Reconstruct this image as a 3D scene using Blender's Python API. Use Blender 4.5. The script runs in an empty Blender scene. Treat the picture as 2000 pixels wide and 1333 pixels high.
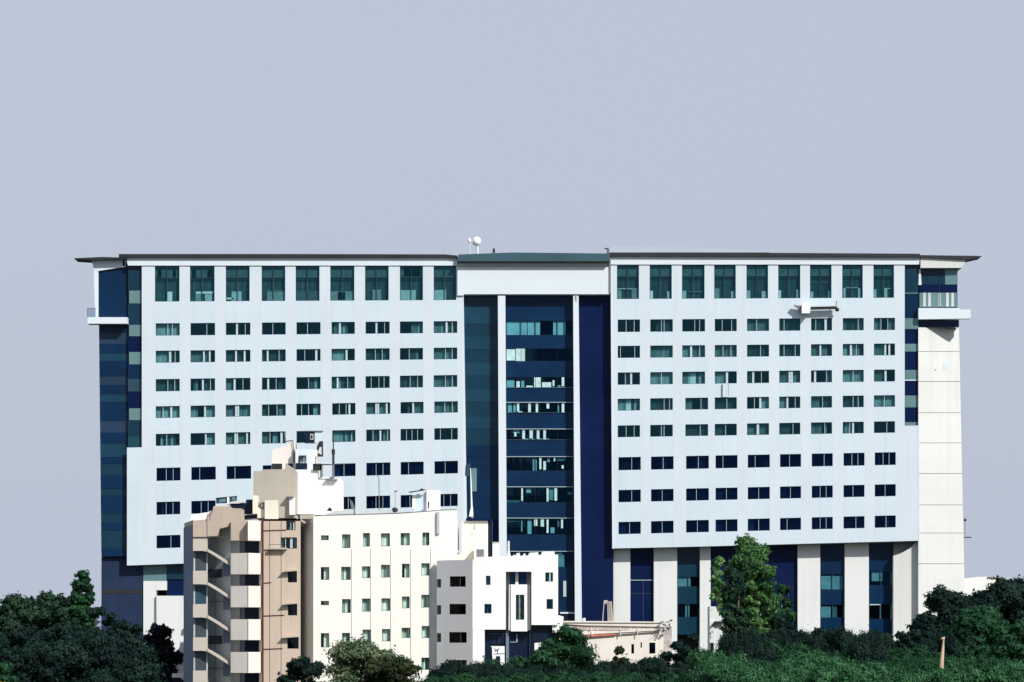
import bpy, math, random
import numpy as np
from mathutils import Vector

# ------------------------------------------------------------------ camera, world, sun
S = bpy.context.scene
F = 6349.2; CX = 1000.0; HY = 1240.0; CZ = 8.0      # focal length and horizon in photograph pixels
cam_d = bpy.data.cameras.new('camera'); cam = bpy.data.objects.new('camera', cam_d)
S.collection.objects.link(cam); S.camera = cam
cam_d.sensor_width = 36.0; cam_d.lens = F / 2000.0 * 36.0
cam_d.shift_y = (HY - 666.5) / 2000.0
cam_d.clip_start = 1.0; cam_d.clip_end = 20000.0
cam.location = (0, 0, CZ); cam.rotation_euler = (math.radians(90), 0, 0)

SUN = Vector((0.50, -0.62, 0.60)).normalized()
el = math.asin(SUN.z); az = math.atan2(SUN.x, SUN.y)
W = bpy.data.worlds.new('World'); S.world = W; W.use_nodes = True
nt = W.node_tree; nt.nodes.clear()
wo = nt.nodes.new('ShaderNodeOutputWorld'); bg = nt.nodes.new('ShaderNodeBackground')
sky = nt.nodes.new('ShaderNodeTexSky'); sky.sky_type = 'NISHITA'; sky.sun_disc = False
sky.sun_elevation = el; sky.sun_rotation = az; sky.dust_density = 4.0; sky.air_density = 1.5
mx = nt.nodes.new('ShaderNodeMix'); mx.data_type = 'RGBA'; mx.inputs[0].default_value = 0.93
mx.inputs[7].default_value = (5.22, 5.78, 6.98, 1)     # even milky overcast veil
nt.links.new(sky.outputs[0], mx.inputs[6]); nt.links.new(mx.outputs[2], bg.inputs[0])
bg.inputs[1].default_value = 0.1
nt.links.new(bg.outputs[0], wo.inputs[0])
sl = bpy.data.lights.new('sun', 'SUN'); so = bpy.data.objects.new('sun', sl); S.collection.objects.link(so)
sl.energy = 4.6; sl.angle = math.radians(0.6); sl.color = (1.0, 0.96, 0.89)
so.rotation_euler = SUN.to_track_quat('Z', 'Y').to_euler()
S.view_settings.view_transform = 'Standard'; S.view_settings.look = 'None'
S.view_settings.exposure = 0.0; S.view_settings.gamma = 1.0
S.render.engine = 'CYCLES'
S.cycles.max_bounces = 6; S.cycles.transparent_max_bounces = 8

def lin(c):
    return tuple(((v/255)/12.92 if v/255 <= .04045 else (((v/255)+.055)/1.055)**2.4) for v in c)
def at(px, py, Y):
    return Vector(((px-CX)*Y/F, Y, CZ + (HY-py)*Y/F))

# ------------------------------------------------------------------ materials
M = {}
def mat(name, col, rough=.8, var=.08, scale=.35, spec=.3, metal=0, panel=None, bump=0, streak=0, hue=None):
    m = bpy.data.materials.new(name); m.use_nodes = True; t = m.node_tree; b = t.nodes['Principled BSDF']
    N = t.nodes.new; L = t.links.new
    tc = N('ShaderNodeTexCoord')
    mp = N('ShaderNodeMapping'); L(tc.outputs['Object'], mp.inputs[0])
    nz = N('ShaderNodeTexNoise'); nz.inputs['Scale'].default_value = scale; nz.inputs['Detail'].default_value = 6
    L(mp.outputs[0], nz.inputs['Vector'])
    mr = N('ShaderNodeMapRange'); mr.inputs[1].default_value = .3; mr.inputs[2].default_value = .7
    mr.inputs[3].default_value = 1-var; mr.inputs[4].default_value = 1+var
    L(nz.outputs[0], mr.inputs[0])
    mul = N('ShaderNodeVectorMath'); mul.operation = 'SCALE'
    mul.inputs[0].default_value = col; L(mr.outputs[0], mul.inputs['Scale'])
    out = mul.outputs[0]
    if hue:
        h = N('ShaderNodeMix'); h.data_type = 'RGBA'; n2 = N('ShaderNodeTexNoise'); n2.inputs['Scale'].default_value = scale*.5
        L(tc.outputs['Object'], n2.inputs['Vector']); L(n2.outputs[0], h.inputs[0]); L(out, h.inputs[6]); h.inputs[7].default_value = (*hue, 1); out = h.outputs[2]
    if streak:
        mp2 = N('ShaderNodeMapping'); mp2.inputs['Scale'].default_value = (1.6, 1.6, .09); L(tc.outputs['Object'], mp2.inputs[0])
        n3 = N('ShaderNodeTexNoise'); n3.inputs['Scale'].default_value = 1.0; n3.inputs['Detail'].default_value = 5; L(mp2.outputs[0], n3.inputs['Vector'])
        r3 = N('ShaderNodeMapRange'); r3.inputs[1].default_value = .52; r3.inputs[2].default_value = .8; r3.inputs[3].default_value = 1; r3.inputs[4].default_value = 1-streak
        L(n3.outputs[0], r3.inputs[0])
        s3 = N('ShaderNodeVectorMath'); s3.operation = 'SCALE'; L(out, s3.inputs[0]); L(r3.outputs[0], s3.inputs['Scale']); out = s3.outputs[0]
    if panel:                      # (width, height, contrast, joint darkness)
        sp = N('ShaderNodeSeparateXYZ'); L(tc.outputs['Object'], sp.inputs[0]); cb = N('ShaderNodeCombineXYZ')
        L(sp.outputs[0], cb.inputs[0]); L(sp.outputs[2], cb.inputs[1])
        br = N('ShaderNodeTexBrick'); L(cb.outputs[0], br.inputs['Vector']); br.offset = 0
        br.inputs['Scale'].default_value = 1; br.inputs['Brick Width'].default_value = panel[0]; br.inputs['Row Height'].default_value = panel[1]
        br.inputs['Mortar Size'].default_value = .02 if len(panel) < 5 else panel[4]; br.inputs['Mortar Smooth'].default_value = .3
        c = 1-panel[2]; br.inputs['Color1'].default_value = (c, c, c, 1); br.inputs['Color2'].default_value = (1, 1, 1, 1)
        d = 1-panel[3]; br.inputs['Mortar'].default_value = (d, d, d, 1)
        m2 = N('ShaderNodeMix'); m2.data_type = 'RGBA'; m2.blend_type = 'MULTIPLY'; m2.inputs[0].default_value = 1
        L(out, m2.inputs[6]); L(br.outputs[0], m2.inputs[7]); out = m2.outputs[2]
    L(out, b.inputs['Base Color'])
    b.inputs['Roughness'].default_value = rough; b.inputs['Specular IOR Level'].default_value = spec; b.inputs['Metallic'].default_value = metal
    if bump:
        bp = N('ShaderNodeBump'); bp.inputs['Strength'].default_value = bump; bp.inputs['Distance'].default_value = .05
        n4 = N('ShaderNodeTexNoise'); n4.inputs['Scale'].default_value = 3; L(tc.outputs['Object'], n4.inputs['Vector'])
        L(n4.outputs[0], bp.inputs['Height']); L(bp.outputs[0], b.inputs['Normal'])
    M[name] = m; return m
def glass(name, tint, refl, k=.06):
    m = bpy.data.materials.new(name); m.use_nodes = True; t = m.node_tree; t.nodes.clear(); N = t.nodes.new; L = t.links.new
    o = N('ShaderNodeOutputMaterial'); mi = N('ShaderNodeMixShader'); tr = N('ShaderNodeBsdfTransparent'); g = N('ShaderNodeBsdfGlossy')
    tr.inputs[0].default_value = (*tint, 1); g.inputs[0].default_value = (*refl, 1); g.inputs['Roughness'].default_value = .04
    tc = N('ShaderNodeTexCoord'); nz = N('ShaderNodeTexNoise'); nz.inputs['Scale'].default_value = .6; L(tc.outputs['Object'], nz.inputs['Vector'])
    bp = N('ShaderNodeBump'); bp.inputs['Strength'].default_value = .15; bp.inputs['Distance'].default_value = .05; L(nz.outputs[0], bp.inputs['Height']); L(bp.outputs[0], g.inputs['Normal'])
    lw = N('ShaderNodeLayerWeight'); lw.inputs[0].default_value = .1
    mr = N('ShaderNodeMapRange'); mr.inputs[3].default_value = k; mr.inputs[4].default_value = 1; L(lw.outputs['Fresnel'], mr.inputs[0])
    L(mr.outputs[0], mi.inputs[0]); L(tr.outputs[0], mi.inputs[1]); L(g.outputs[0], mi.inputs[2]); L(mi.outputs[0], o.inputs[0])
    M[name] = m; return m

mat('cladding', (.56, .66, .735), .55, .03, .12, panel=(4.0, 3.3, .02, .12), streak=.07)
mat('cladding_pier', (.58, .65, .72), .6, .03, .2, panel=(9, 3.3, .015, .10), streak=.08)
mat('cladding_trim', (.64, .71, .77), .5, .02, .2)
mat('cream_panel', (.63, .645, .635), .7, .035, .15, panel=(14, 3.72, .04, .04), streak=.10)
mat('pilaster', (.68, .70, .70), .7, .03, .2, streak=.08)
mat('fascia_white', (.64, .71, .78), .5, .03, .3)
mat('vault_metal', (.42, .47, .55), .5, .03, .3)
mat('roof_dark', (.020, .022, .028), .6, .2, .3)
mat('roof_teal', (.035, .085, .11), .35, .15, .2, spec=.4)
mat('joint', (.10, .10, .10), .9)
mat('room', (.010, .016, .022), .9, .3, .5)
mat('frame_dark', (.012, .030, .04), .5)
mat('frame_navy', (.010, .014, .04), .5)
mat('mullion', (.42, .52, .54), .4)
mat('post_pale', (.47, .57, .60), .5)
mat('mullion_dim', (.06, .11, .13), .4)
mat('curtain_dim', (.085, .135, .145), .9, .25, 1.2)
mat('curtain_mid', (.27, .34, .34), .9, .2, 1.2)
mat('curtain_pale', (.50, .60, .59), .9, .12, 1.2)
mat('reflection_pale', (.42, .62, .63), .7, .2, 1.5)  # tint of the reflections painted as bars before the glazing
mat('curtain_white', (1.0, 1.0, .97), .8, .05, 1.2)
glass('glass_teal', (.50, .71, .74), (.16, .62, .80))
glass('glass_navy', (.20, .36, .62), (.05, .18, .55))
glass('glass_dark', (.30, .31, .34), (.16, .18, .22))
glass('glass_clear', (.80, .93, .88), (.5, .75, .75), .05)
glass('glass_atrium', (.44, .74, .82), (.05, .20, .42), .05)
glass('glass_rail', (.75, .82, .85), (.6, .65, .7), .12)
mat('skin_navy', (.0045, .0125, .058), .12, .15, .15, spec=.06, panel=(1.45, 1.7, .12, .25, .03))
mat('skin_blue', (.0045, .0245, .070), .12, .15, .15, spec=.10, panel=(1.45, 1.7, .14, .25, .03))
mat('skin_teal', (.012, .062, .085), .14, .15, .15, spec=.2, panel=(1.45, 1.7, .1, .2, .03))
mat('skin_slate', (.028, .068, .105), .2, .15, .15, spec=.2, panel=(1.45, 1.7, .1, .2, .03))
mat('skin_deepteal', (.007, .036, .066), .14, .12, .15, spec=.16, panel=(1.45, 1.7, .12, .2, .03))
mat('bay_slate', (.010, .048, .084), .14, .15, .15, spec=.16, panel=(1.45, 1.7, .1, .2, .03))
mat('end_slate', (.020, .045, .088), .2, .15, .15, spec=.15, panel=(1.45, 1.7, .1, .2, .03))
mat('spandrel_pale', (.115, .215, .235), .3, .1, .3, spec=.3)
mat('base_slate', (.020, .036, .083), .5, .15, .2, spec=.1, panel=(2.4, 3, .15, .3, .04))
mat('white_paint', (.84, .84, .785), .8, .025, .3, streak=.07, bump=.1)
mat('white_cool', (.86, .86, .85), .75, .03, .3, streak=.06, bump=.1)
mat('white_paint_shade', (.66, .655, .68), .8, .03, .3, streak=.06)  # shaded-side copy of the white paint, shade put into the colour
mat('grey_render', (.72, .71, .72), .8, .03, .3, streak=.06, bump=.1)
mat('cream_hut', (.75, .73, .62), .8, .04, .4, streak=.08)
mat('tan_render', (.52, .425, .36), .85, .05, .3, streak=.12, panel=(1.8, 1.65, .04, .1), hue=(.43, .37, .30))
mat('pink_render', (.57, .445, .375), .85, .05, .25, streak=.14, hue=(.53, .46, .37))
mat('khaki_render', (.43, .395, .335), .85, .06, .3, streak=.12, panel=(2, 2.4, .04, .08))
mat('balcony_render', (.75, .705, .655), .8, .04, .4, streak=.08)
mat('stair_wall', (.47, .51, .52), .85, .08, .4, streak=.15)
mat('slot_grey', (.055, .075, .095), .3, .12, .5, spec=.3)
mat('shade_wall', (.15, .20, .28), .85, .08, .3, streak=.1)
mat('band_render', (.52, .47, .42), .8, .05, .5, streak=.1)
mat('low_glazing', (.008, .016, .042), .15, .2, .5, spec=.15)
mat('dark_glass', (.008, .016, .035), .15, .2, .5, spec=.15)
mat('dark_metal', (.02, .022, .024), .5, .2, 1)
mat('grey_metal', (.16, .17, .18), .45, .15, 1)
mat('pale_metal', (.55, .58, .58), .4, .08, 1)
mat('white_plastic', (.85, .86, .88), .4, .03, 1)
mat('rust', (.085, .022, .014), .8, .3, 1.2)
mat('terracotta', (.50, .17, .12), .8, .2, 2)
mat('tile_roof', (.66, .57, .53), .8, .12, 2.0, panel=(.35, .3, .25, .4, .05))
mat('peach_wall', (.76, .71, .66), .8, .05, .6, streak=.12)
mat('stone_rough', (.50, .46, .44), .9, .3, 2.2, bump=.4)
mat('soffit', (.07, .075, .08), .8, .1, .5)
mat('bark', (.11, .085, .06), .9, .3, 3)
mat('bark_pale', (.55, .42, .30), .9, .2, 3)
mat('earth', (.055, .060, .035), .95, .4, .05, hue=(.03, .05, .02))
mat('far_hill', (.20, .23, .33), .95, .1, .003)  # blue distance haze put into the hill colour

def leafmat(name, a, b, c):
    m = bpy.data.materials.new(name); m.use_nodes = True; t = m.node_tree; p = t.nodes['Principled BSDF']; N = t.nodes.new; L = t.links.new
    g = N('ShaderNodeNewGeometry'); tc = N('ShaderNodeTexCoord'); nz = N('ShaderNodeTexNoise'); nz.inputs['Scale'].default_value = .55; nz.inputs['Detail'].default_value = 3
    L(tc.outputs['Object'], nz.inputs['Vector'])
    r = N('ShaderNodeValToRGB'); e = r.color_ramp.elements; e[0].position = .15; e[0].color = (*a, 1); e[1].position = .9; e[1].color = (*c, 1)
    x = e.new(.55); x.color = (*b, 1)
    ad = N('ShaderNodeMath'); ad.operation = 'MULTIPLY_ADD'; L(g.outputs['Random Per Island'], ad.inputs[0]); ad.inputs[1].default_value = .38
    s2 = N('ShaderNodeMath'); s2.operation = 'MULTIPLY_ADD'; s2.inputs[1].default_value = 1.5; s2.inputs[2].default_value = -.42; L(nz.outputs[0], s2.inputs[0]); L(s2.outputs[0], ad.inputs[2])
    L(ad.outputs[0], r.inputs[0]); L(r.outputs[0], p.inputs['Base Color']); p.inputs['Roughness'].default_value = .65; p.inputs['Specular IOR Level'].default_value = .12
    tl = N('ShaderNodeBsdfTranslucent'); L(r.outputs[0], tl.inputs[0]); mi = N('ShaderNodeMixShader'); mi.inputs[0].default_value = .3
    L(p.outputs[0], mi.inputs[1]); L(tl.outputs[0], mi.inputs[2]); L(mi.outputs[0], t.nodes['Material Output'].inputs[0])
    M[name] = m
leafmat('leaf_dark', (.005, .016, .017), (.010, .031, .026), (.024, .060, .036))
leafmat('leaf_mid', (.008, .026, .019), (.018, .056, .032), (.055, .115, .060))
leafmat('leaf_green', (.010, .034, .020), (.020, .078, .034), (.045, .135, .052))
leafmat('leaf_bright', (.016, .055, .028), (.040, .135, .056), (.085, .23, .092))
leafmat('leaf_highlight', (.028, .055, .032), (.085, .14, .070), (.38, .44, .26))  # whitish sun highlights put into the palest leaf colour
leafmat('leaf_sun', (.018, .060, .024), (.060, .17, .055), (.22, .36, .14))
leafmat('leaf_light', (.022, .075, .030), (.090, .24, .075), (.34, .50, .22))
leafmat('leaf_olive', (.012, .022, .010), (.030, .048, .020), (.10, .12, .045))
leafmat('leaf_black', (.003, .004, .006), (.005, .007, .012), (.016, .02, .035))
leafmat('leaf_yellow', (.10, .11, .01), (.28, .26, .02), (.5, .42, .03))

# ------------------------------------------------------------------ mesh helpers
class MB:
    def __init__(s): s.v = []; s.f = []; s.mi = []; s.mats = []
    def m(s, name):
        if name not in s.mats: s.mats.append(name)
        return s.mats.index(name)
    def face(s, pts, m):
        i = len(s.v); s.v += [tuple(p) for p in pts]; s.f.append(tuple(range(i, i+len(pts)))); s.mi.append(s.m(m))
    def extr(s, pts, off, m, capm=None):
        """closed prism: outline pts (world) moved by vector off"""
        off = Vector(off); a = [Vector(p) for p in pts]; b = [p+off for p in a]
        n = len(a); s.face(a, m); s.face(b[::-1], capm or m)
        for i in range(n):
            j = (i+1) % n; s.face([a[j], a[i], b[i], b[j]], m)
        return s
    def box(s, x0, x1, y0, y1, z0, z1, m):
        return s.extr([(x0, y0, z0), (x1, y0, z0), (x1, y0, z1), (x0, y0, z1)], (0, y1-y0, 0), m)
    def pp(s, pts, Y, d, m):
        """prism from photograph outline standing at distance Y with real depth d"""
        return s.extr([at(x, y, Y) for x, y in pts], (0, d, 0), m)
    def pr(s, x0, x1, y0, y1, Y, d, m):
        return s.pp([(x0, y1), (x1, y1), (x1, y0), (x0, y0)], Y, d, m)
    def plan(s, pts, ytop, ybot, Yref, m):
        """vertical prism with plan corners (px, Y); heights read at distance Yref"""
        zt = at(0, ytop, Yref).z; zb = at(0, ybot, Yref).z
        b = [Vector(((x-CX)*Y/F, Y, zb)) for x, Y in pts]
        return s.extr(b, (0, 0, zt-zb), m)
    def tube(s, p, q, r, m, n=8, r2=None):
        p = Vector(p); q = Vector(q); d = (q-p).normalized(); u = d.orthogonal().normalized(); w = d.cross(u); r2 = r if r2 is None else r2
        A = [p + (u*math.cos(k*2*math.pi/n)+w*math.sin(k*2*math.pi/n))*r for k in range(n)]
        B = [q + (u*math.cos(k*2*math.pi/n)+w*math.sin(k*2*math.pi/n))*r2 for k in range(n)]
        for k in range(n):
            j = (k+1) % n; s.face([A[k], A[j], B[j], B[k]], m)
        s.face(A[::-1], m); s.face(B, m); return s
    def ball(s, c, r, m, n=12, sz=1.0, bottom=-1.0):
        c = Vector(c); rows = n//2+1; R = []
        t0 = math.asin(bottom)
        for i in range(rows+1):
            t = t0 + (math.pi/2-t0)*i/rows
            R.append([c+Vector((math.cos(t)*math.cos(a*2*math.pi/n)*r, math.cos(t)*math.sin(a*2*math.pi/n)*r, math.sin(t)*r*sz)) for a in range(n)])
        for i in range(rows):
            for k in range(n):
                j = (k+1) % n
                if i == rows-1: s.face([R[i][k], R[i][j], R[i+1][0]], m)
                else: s.face([R[i][k], R[i][j], R[i+1][j], R[i+1][k]], m)
        s.face(R[0][::-1], m)
        return s

def link(o): S.collection.objects.link(o); return o
def build(name, mb, root=None, base=None, smooth=False):
    me = bpy.data.meshes.new(name)
    org = root['_org'] if root is not None else (base or (0, 0, 0))
    ox, oy, oz = org
    me.from_pydata([(x-ox, y-oy, z-oz) for x, y, z in mb.v], [], mb.f)
    for k in mb.mats: me.materials.append(M[k])
    me.polygons.foreach_set('material_index', mb.mi)
    if smooth: me.polygons.foreach_set('use_smooth', [True]*len(mb.f))
    me.update()
    o = link(bpy.data.objects.new(name, me))
    if root is not None:
        o.parent = root; o['_org'] = tuple(org)
    else: o.location = org
    return o
def thing(name, label, cat, base, group=None):
    o = link(bpy.data.objects.new(name, None)); o.location = base; o.empty_display_size = 1
    o['_org'] = tuple(base); o['label'] = label; o['category'] = cat
    if group: o['group'] = group
    return o
def tag(o, label, cat, group=None):
    o['label'] = label; o['category'] = cat
    if group: o['group'] = group
    return o
def struct(o): o['kind'] = 'structure'; return o
def ground_at(px, Y): return ((px-CX)*Y/F, Y, 0.0)

class Wall:
    """wall in photograph coordinates (x, v): v is the height the line has at x = xr, lines run up by slope"""
    def __init__(s, Y, xr=0, k=0, v0=500, Y2=None, x0=0, x1=1): s.Y = Y; s.xr = xr; s.k = k; s.v0 = v0; s.Y2 = Y2; s.x0 = x0; s.x1 = x1
    def yd(s, x):
        if s.Y2 is None: return s.Y
        t = (x-s.x0)/(s.x1-s.x0); return 1/((1-t)/s.Y + t/s.Y2)
    def P(s, x, v, dy=0):
        p = at(x, v - s.k*(v-s.v0)*(x-s.xr), s.yd(x)); p.y += dy; return p
    def wall(s, mb, x0, x1, v0, v1, holes, m, depth=.35, cuts=(), rm=None, pier=None):
        xs = sorted({x0, x1} | {h[0] for h in holes} | {h[1] for h in holes} | {c[i] for c in cuts for i in (0, 1)})
        vs = sorted({v0, v1} | {h[2] for h in holes} | {h[3] for h in holes} | {c[i] for c in cuts for i in (2, 3)})
        xs = [x for x in xs if x0 <= x <= x1]; vs = [v for v in vs if v0 <= v <= v1]
        for i in range(len(xs)-1):
            for j in range(len(vs)-1):
                a = (xs[i]+xs[i+1])/2; b = (vs[j]+vs[j+1])/2
                if any(h[0] < a < h[1] and h[2] < b < h[3] for h in list(holes)+list(cuts)): continue
                mm = m
                if pier and not any(h0 < a < h1 for h0, h1 in pier[1]): mm = pier[0]
                mb.face([s.P(xs[i], vs[j+1]), s.P(xs[i+1], vs[j+1]), s.P(xs[i+1], vs[j]), s.P(xs[i], vs[j])], mm)
        for h in holes:
            c = [(h[0], h[3]), (h[1], h[3]), (h[1], h[2]), (h[0], h[2])]
            for q in range(4):
                A, B = c[q], c[(q+1) % 4]
                mb.face([s.P(*B), s.P(*A), s.P(*A, depth), s.P(*B, depth)], rm or m)
    def bar(s, mb, x0, x1, v0, v1, d0, d1, m):
        mb.extr([s.P(x0, v1, d0), s.P(x1, v1, d0), s.P(x1, v0, d0), s.P(x0, v0, d0)], (0, d1-d0, 0), m)
CUR = {'t': 'curtain_dim', 'g': 'curtain_mid', 'p': 'curtain_pale', 'W': 'curtain_white'}
rng = random.Random(4)
def window(root, w, h, pat, gl='glass_teal', fr='frame_dark', mu='mullion', name='window', bw=.9, dep=.3, extra=None, trans=(), mw=.9):
    """h = (x0,x1,v0,v1); pat: one letter per equal step: d empty, t/g/p curtain, w wide white post, | thin mullion"""
    x0, x1, v0, v1 = h; Wd = x1-x0; f = MB(); bp = bw
    w.bar(f, x0, x1, v0, v0+bp, dep-.12, dep, fr); w.bar(f, x0, x1, v1-bp, v1, dep-.12, dep, fr)
    w.bar(f, x0, x0+bp, v0+bp, v1-bp, dep-.12, dep, fr); w.bar(f, x1-bp, x1, v0+bp, v1-bp, dep-.12, dep, fr)
    n = sum(c != '|' for c in pat); k = 0; segs = []
    lo, hi = x0+bp, x1-bp; st = (hi-lo)/n
    for c in pat:
        if c == '|':
            xm = lo+k*st; w.bar(f, xm-mw/2, xm+mw/2, v0+bp, v1-bp, dep-.16, dep+.02, mu); continue
        a, b = lo+k*st, lo+(k+1)*st; k += 1
        if c == 'w': w.bar(f, a+st*.1, b-st*.1, v0+bp, v1-bp, dep-.14, dep+.02, 'post_pale')
        elif c in CUR:
            if segs and segs[-1][0] == c and abs(segs[-1][2]-a) < 1e-6: segs[-1][2] = b
            else: segs.append([c, a, b])
    for t in trans: w.bar(f, lo, hi, t-.45, t+.45, dep-.14, dep+.02, fr)
    fo = build(name, f, root)
    p = MB(); d = dep-.06
    p.face([w.P(lo, v1-bp, d), w.P(hi, v1-bp, d), w.P(hi, v0+bp, d), w.P(lo, v0+bp, d)], gl); build('pane', p, fo)
    c_ = MB()
    for c, a, b in segs:
        nn = max(3, int((b-a)/1.1)); pts = []
        for q in range(nn+1):
            xx = a+(b-a)*q/nn; dd = dep+.22+(.12 if q % 2 else 0)+rng.uniform(-.03, .03); pts.append((xx, dd))
        for q in range(nn):
            (xa, da), (xb, db) = pts[q], pts[q+1]
            c_.face([w.P(xa, v1-bp, da), w.P(xb, v1-bp, db), w.P(xb, v0+bp, db), w.P(xa, v0+bp, da)], CUR[c])
    for e in (extra or []):        # (f0,f1,g0,g1,letter) in fractions of the opening
        a, b = lo+(hi-lo)*e[0], lo+(hi-lo)*e[1]; q0, q1 = v0+bp+(v1-v0-2*bp)*e[2], v0+bp+(v1-v0-2*bp)*e[3]
        if not (name == 'window_band' and e[4] == 'W'): w.bar(c_, a, b, q0, q1, dep+.08, dep+.13, CUR[e[4]])
    if c_.f: build('curtain', c_, fo)
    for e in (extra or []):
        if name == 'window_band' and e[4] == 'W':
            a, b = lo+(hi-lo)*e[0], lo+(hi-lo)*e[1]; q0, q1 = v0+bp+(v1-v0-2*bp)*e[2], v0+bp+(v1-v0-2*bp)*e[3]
            k_ = MB(); w.bar(k_, a, b, q0, q1, dep-.12, dep-.07, 'reflection_pale'); build('reflection_bar', k_, fo)  # pale bars in front of the pane, painted in for reflections
    return fo

# ================================================================== GROUND, HILLS
g = MB(); g.face([(-9000, -300, 0), (9000, -300, 0), (9000, 15000, 0), (-9000, 15000, 0)], 'earth'); struct(build('ground', g))
h = MB(); n = 60; Yh = 7000; xs = np.linspace(-2600, 2600, n)
hz = [70 + 30*math.sin(x*.0013+1)+14*math.sin(x*.006) - 12*(x > 300) for x in xs]
for i in range(n-1):
    a, b = xs[i], xs[i+1]
    h.face([(a, Yh, 0), (b, Yh, 0), (b, Yh+900, hz[i+1]), (a, Yh+900, hz[i])], 'far_hill')
    h.face([(a, Yh+900, hz[i]), (b, Yh+900, hz[i+1]), (b, Yh+2200, 0), (a, Yh+2200, 0)], 'far_hill')
struct(build('hills', h))

# ================================================================== HOTEL
YH = 400.0
hotel = thing('office_building', 'huge wide white and blue glass block with two window-grid wings and a flat dark roof', 'building', ground_at(1030, YH+12))
LW = Wall(YH, 304, 5.8e-5, 500); RW = Wall(YH, 1207, 4.45e-5, 480)
Lc = [(304, 351), (372, 420), (441, 489), (511.5, 558), (579, 626), (647.5, 693), (714, 761), (781, 826), (847, 893)]
Lt = [(302.5, 350.5), (371, 419), (441, 487.5), (511, 557), (577.5, 624), (645, 692), (713, 759), (781, 826), (847, 891)]
Rc = [(1206.5, 1250), (1270, 1314), (1332.5, 1377), (1396, 1439), (1459, 1502), (1522, 1563), (1584, 1625), (1646, 1687), (1707, 1748)]
Rt = [(1205, 1248), (1269, 1312), (1332, 1376), (1395, 1437), (1458, 1500), (1520, 1563), (1582, 1624), (1645, 1685), (1706, 1746)]
Lr = [(632, 656), (685.5, 709), (741, 765), (794, 817), (848, 871.5)]
Rr = [(624.6, 649), (676, 699.6), (728, 752), (779.3, 802.5), (831.5, 854.5)]
LP = ["ppppp|pp|ppp dddddd|ddd ddddwddd|dd ddddd|dddddd ddddd|dddddd tgpwgptddd ddddwddd|dd dddddgggpg gggpgwgg|gt",
      "ppppppw|tt|tt ggggggwggwdd ttttwtttwdd ttwttttt|ttt ddd|ddddwd ppppppwddd tttt|ttt|ttt dddd|tttgdd ggggg|ggg|tt",
      "ttttt|ttt|tt dtgddwttt|tt gggwddd|ddd ddwddd|dttt dddd|ttpt tgwpttt|ttt dd|ddd|dd|dd tttt|ttt|tt ggggg|ggg|gt",
      "ppp|pppwppp ppgdddwpppp ggggwwgggpp ttt|dddd|tggt dd|ddd|ddppg ddt|ddd|dwdd ggggwwggpwg dddtdwgggg gggg|ggg|gg",
      "ddptg|ttptdd ddddddtwpppp ggggwwggggwg ggg|dpgdwp dddddd ppppptpgtWg ddt|tttwtpp|g dd|dd|dd|dd dd|dddd|dd"]
RP = ["ddd|ddd|dd ddtt|t|ttt ddddd|dd|dd ddd|dddd|tt gggg|ggggg tt|ttttttt tt|tttt|wtt gttttt|gg ggg|ddd|ggg",
      "d|dddddd|dd gggggpggg pppwggg|gg ggg|ggg|gg ttttt|ttt tt|ttttt|tt ggggwgggtt ppgwpp|ggt ggggpwdwdd",
      "ddd|ttwddd pppp|pppp ggpWWtpg ppppwddd tgwddd|ddd gggpwwggg dwdddd|gg pppp|pppp ggggwddd",
      "ppgWWtpg ttttt|tt|t gggdddd|ttt ttttt|tttt ddd|ddwppp pppwddd|dd ggggd|tttt tttt|tt|tt pppp|pppp",
      "ddd|ddd|dd dddt|t|ddd tttttt|ttt tttt|dddd gggwggg tttttd|ddd gggggd|gdd tpp|pwddtt ddddd|ddd"]
Lholes = []; Lspec = []
for i, c in enumerate(Lt):
    Lspec.append(((c[0], c[1], 520, 589.5), 'tall', i)); 
for r, (a, b) in enumerate(Lr):
    for i, c in enumerate(Lc):
        s = 1.2*(r >= 3)*(i >= 5); Lspec.append(((c[0]+s, c[1]+s, a, b), 'row', (r, i)))
for i, c in enumerate(Lc): Lspec.append(((c[0]+1.5, c[1]+1.5, 914.5, 940), 'low', i))
for i, c in enumerate(Lc):
    if i in (0, 1, 5, 6, 7, 8): Lspec.append(((c[0]+1.5, c[1]+1, 981, 1006), 'low', 9+i))
for i in (0,): Lspec.append(((Lc[i][0]+1.5, Lc[i][1]+1.5, 1046.5, 1071.5), 'low', 20+i))
Rspec = []
for i, c in enumerate(Rt): Rspec.append(((c[0], c[1], 518, 584.5), 'tall', i))
for r, (a, b) in enumerate(Rr):
    for i, c in enumerate(Rc):
        s = 6*(i == 2 and r >= 3); Rspec.append(((c[0]+s, c[1]+s, a, b), 'row', (r, i)))
for r, (a, b) in enumerate([(893.5, 919), (957.5, 981.5), (1020, 1044)]):
    for i, c in enumerate(Rc):
        s = 6*(i == 2)+1.5; Rspec.append(((c[0]+s, c[1]+s, a, b), 'low', r*9+i+1))
wl = MB()
LW.wall(wl, 248, 905, 519, 1103, [q[0] for q in Lspec], 'cladding', .45, cuts=[(248, 277, 518, 873.5), (893.5, 905, 518, 578)],
        pier=('cladding_pier', [(c[0]-1, c[1]+2.5) for c in Lc]+[(248, 277)]))
RW.wall(wl, 1196, 1795, 517, 1072, [q[0] for q in Rspec], 'cladding', .45, cuts=[(1767, 1795, 510, 841)],
        pier=('cladding_pier', [(c[0]-1.5, c[1]+8*(i == 2)+1.5) for i, c in enumerate(Rc)]))
build('front_wall', wl, hotel)
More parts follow.
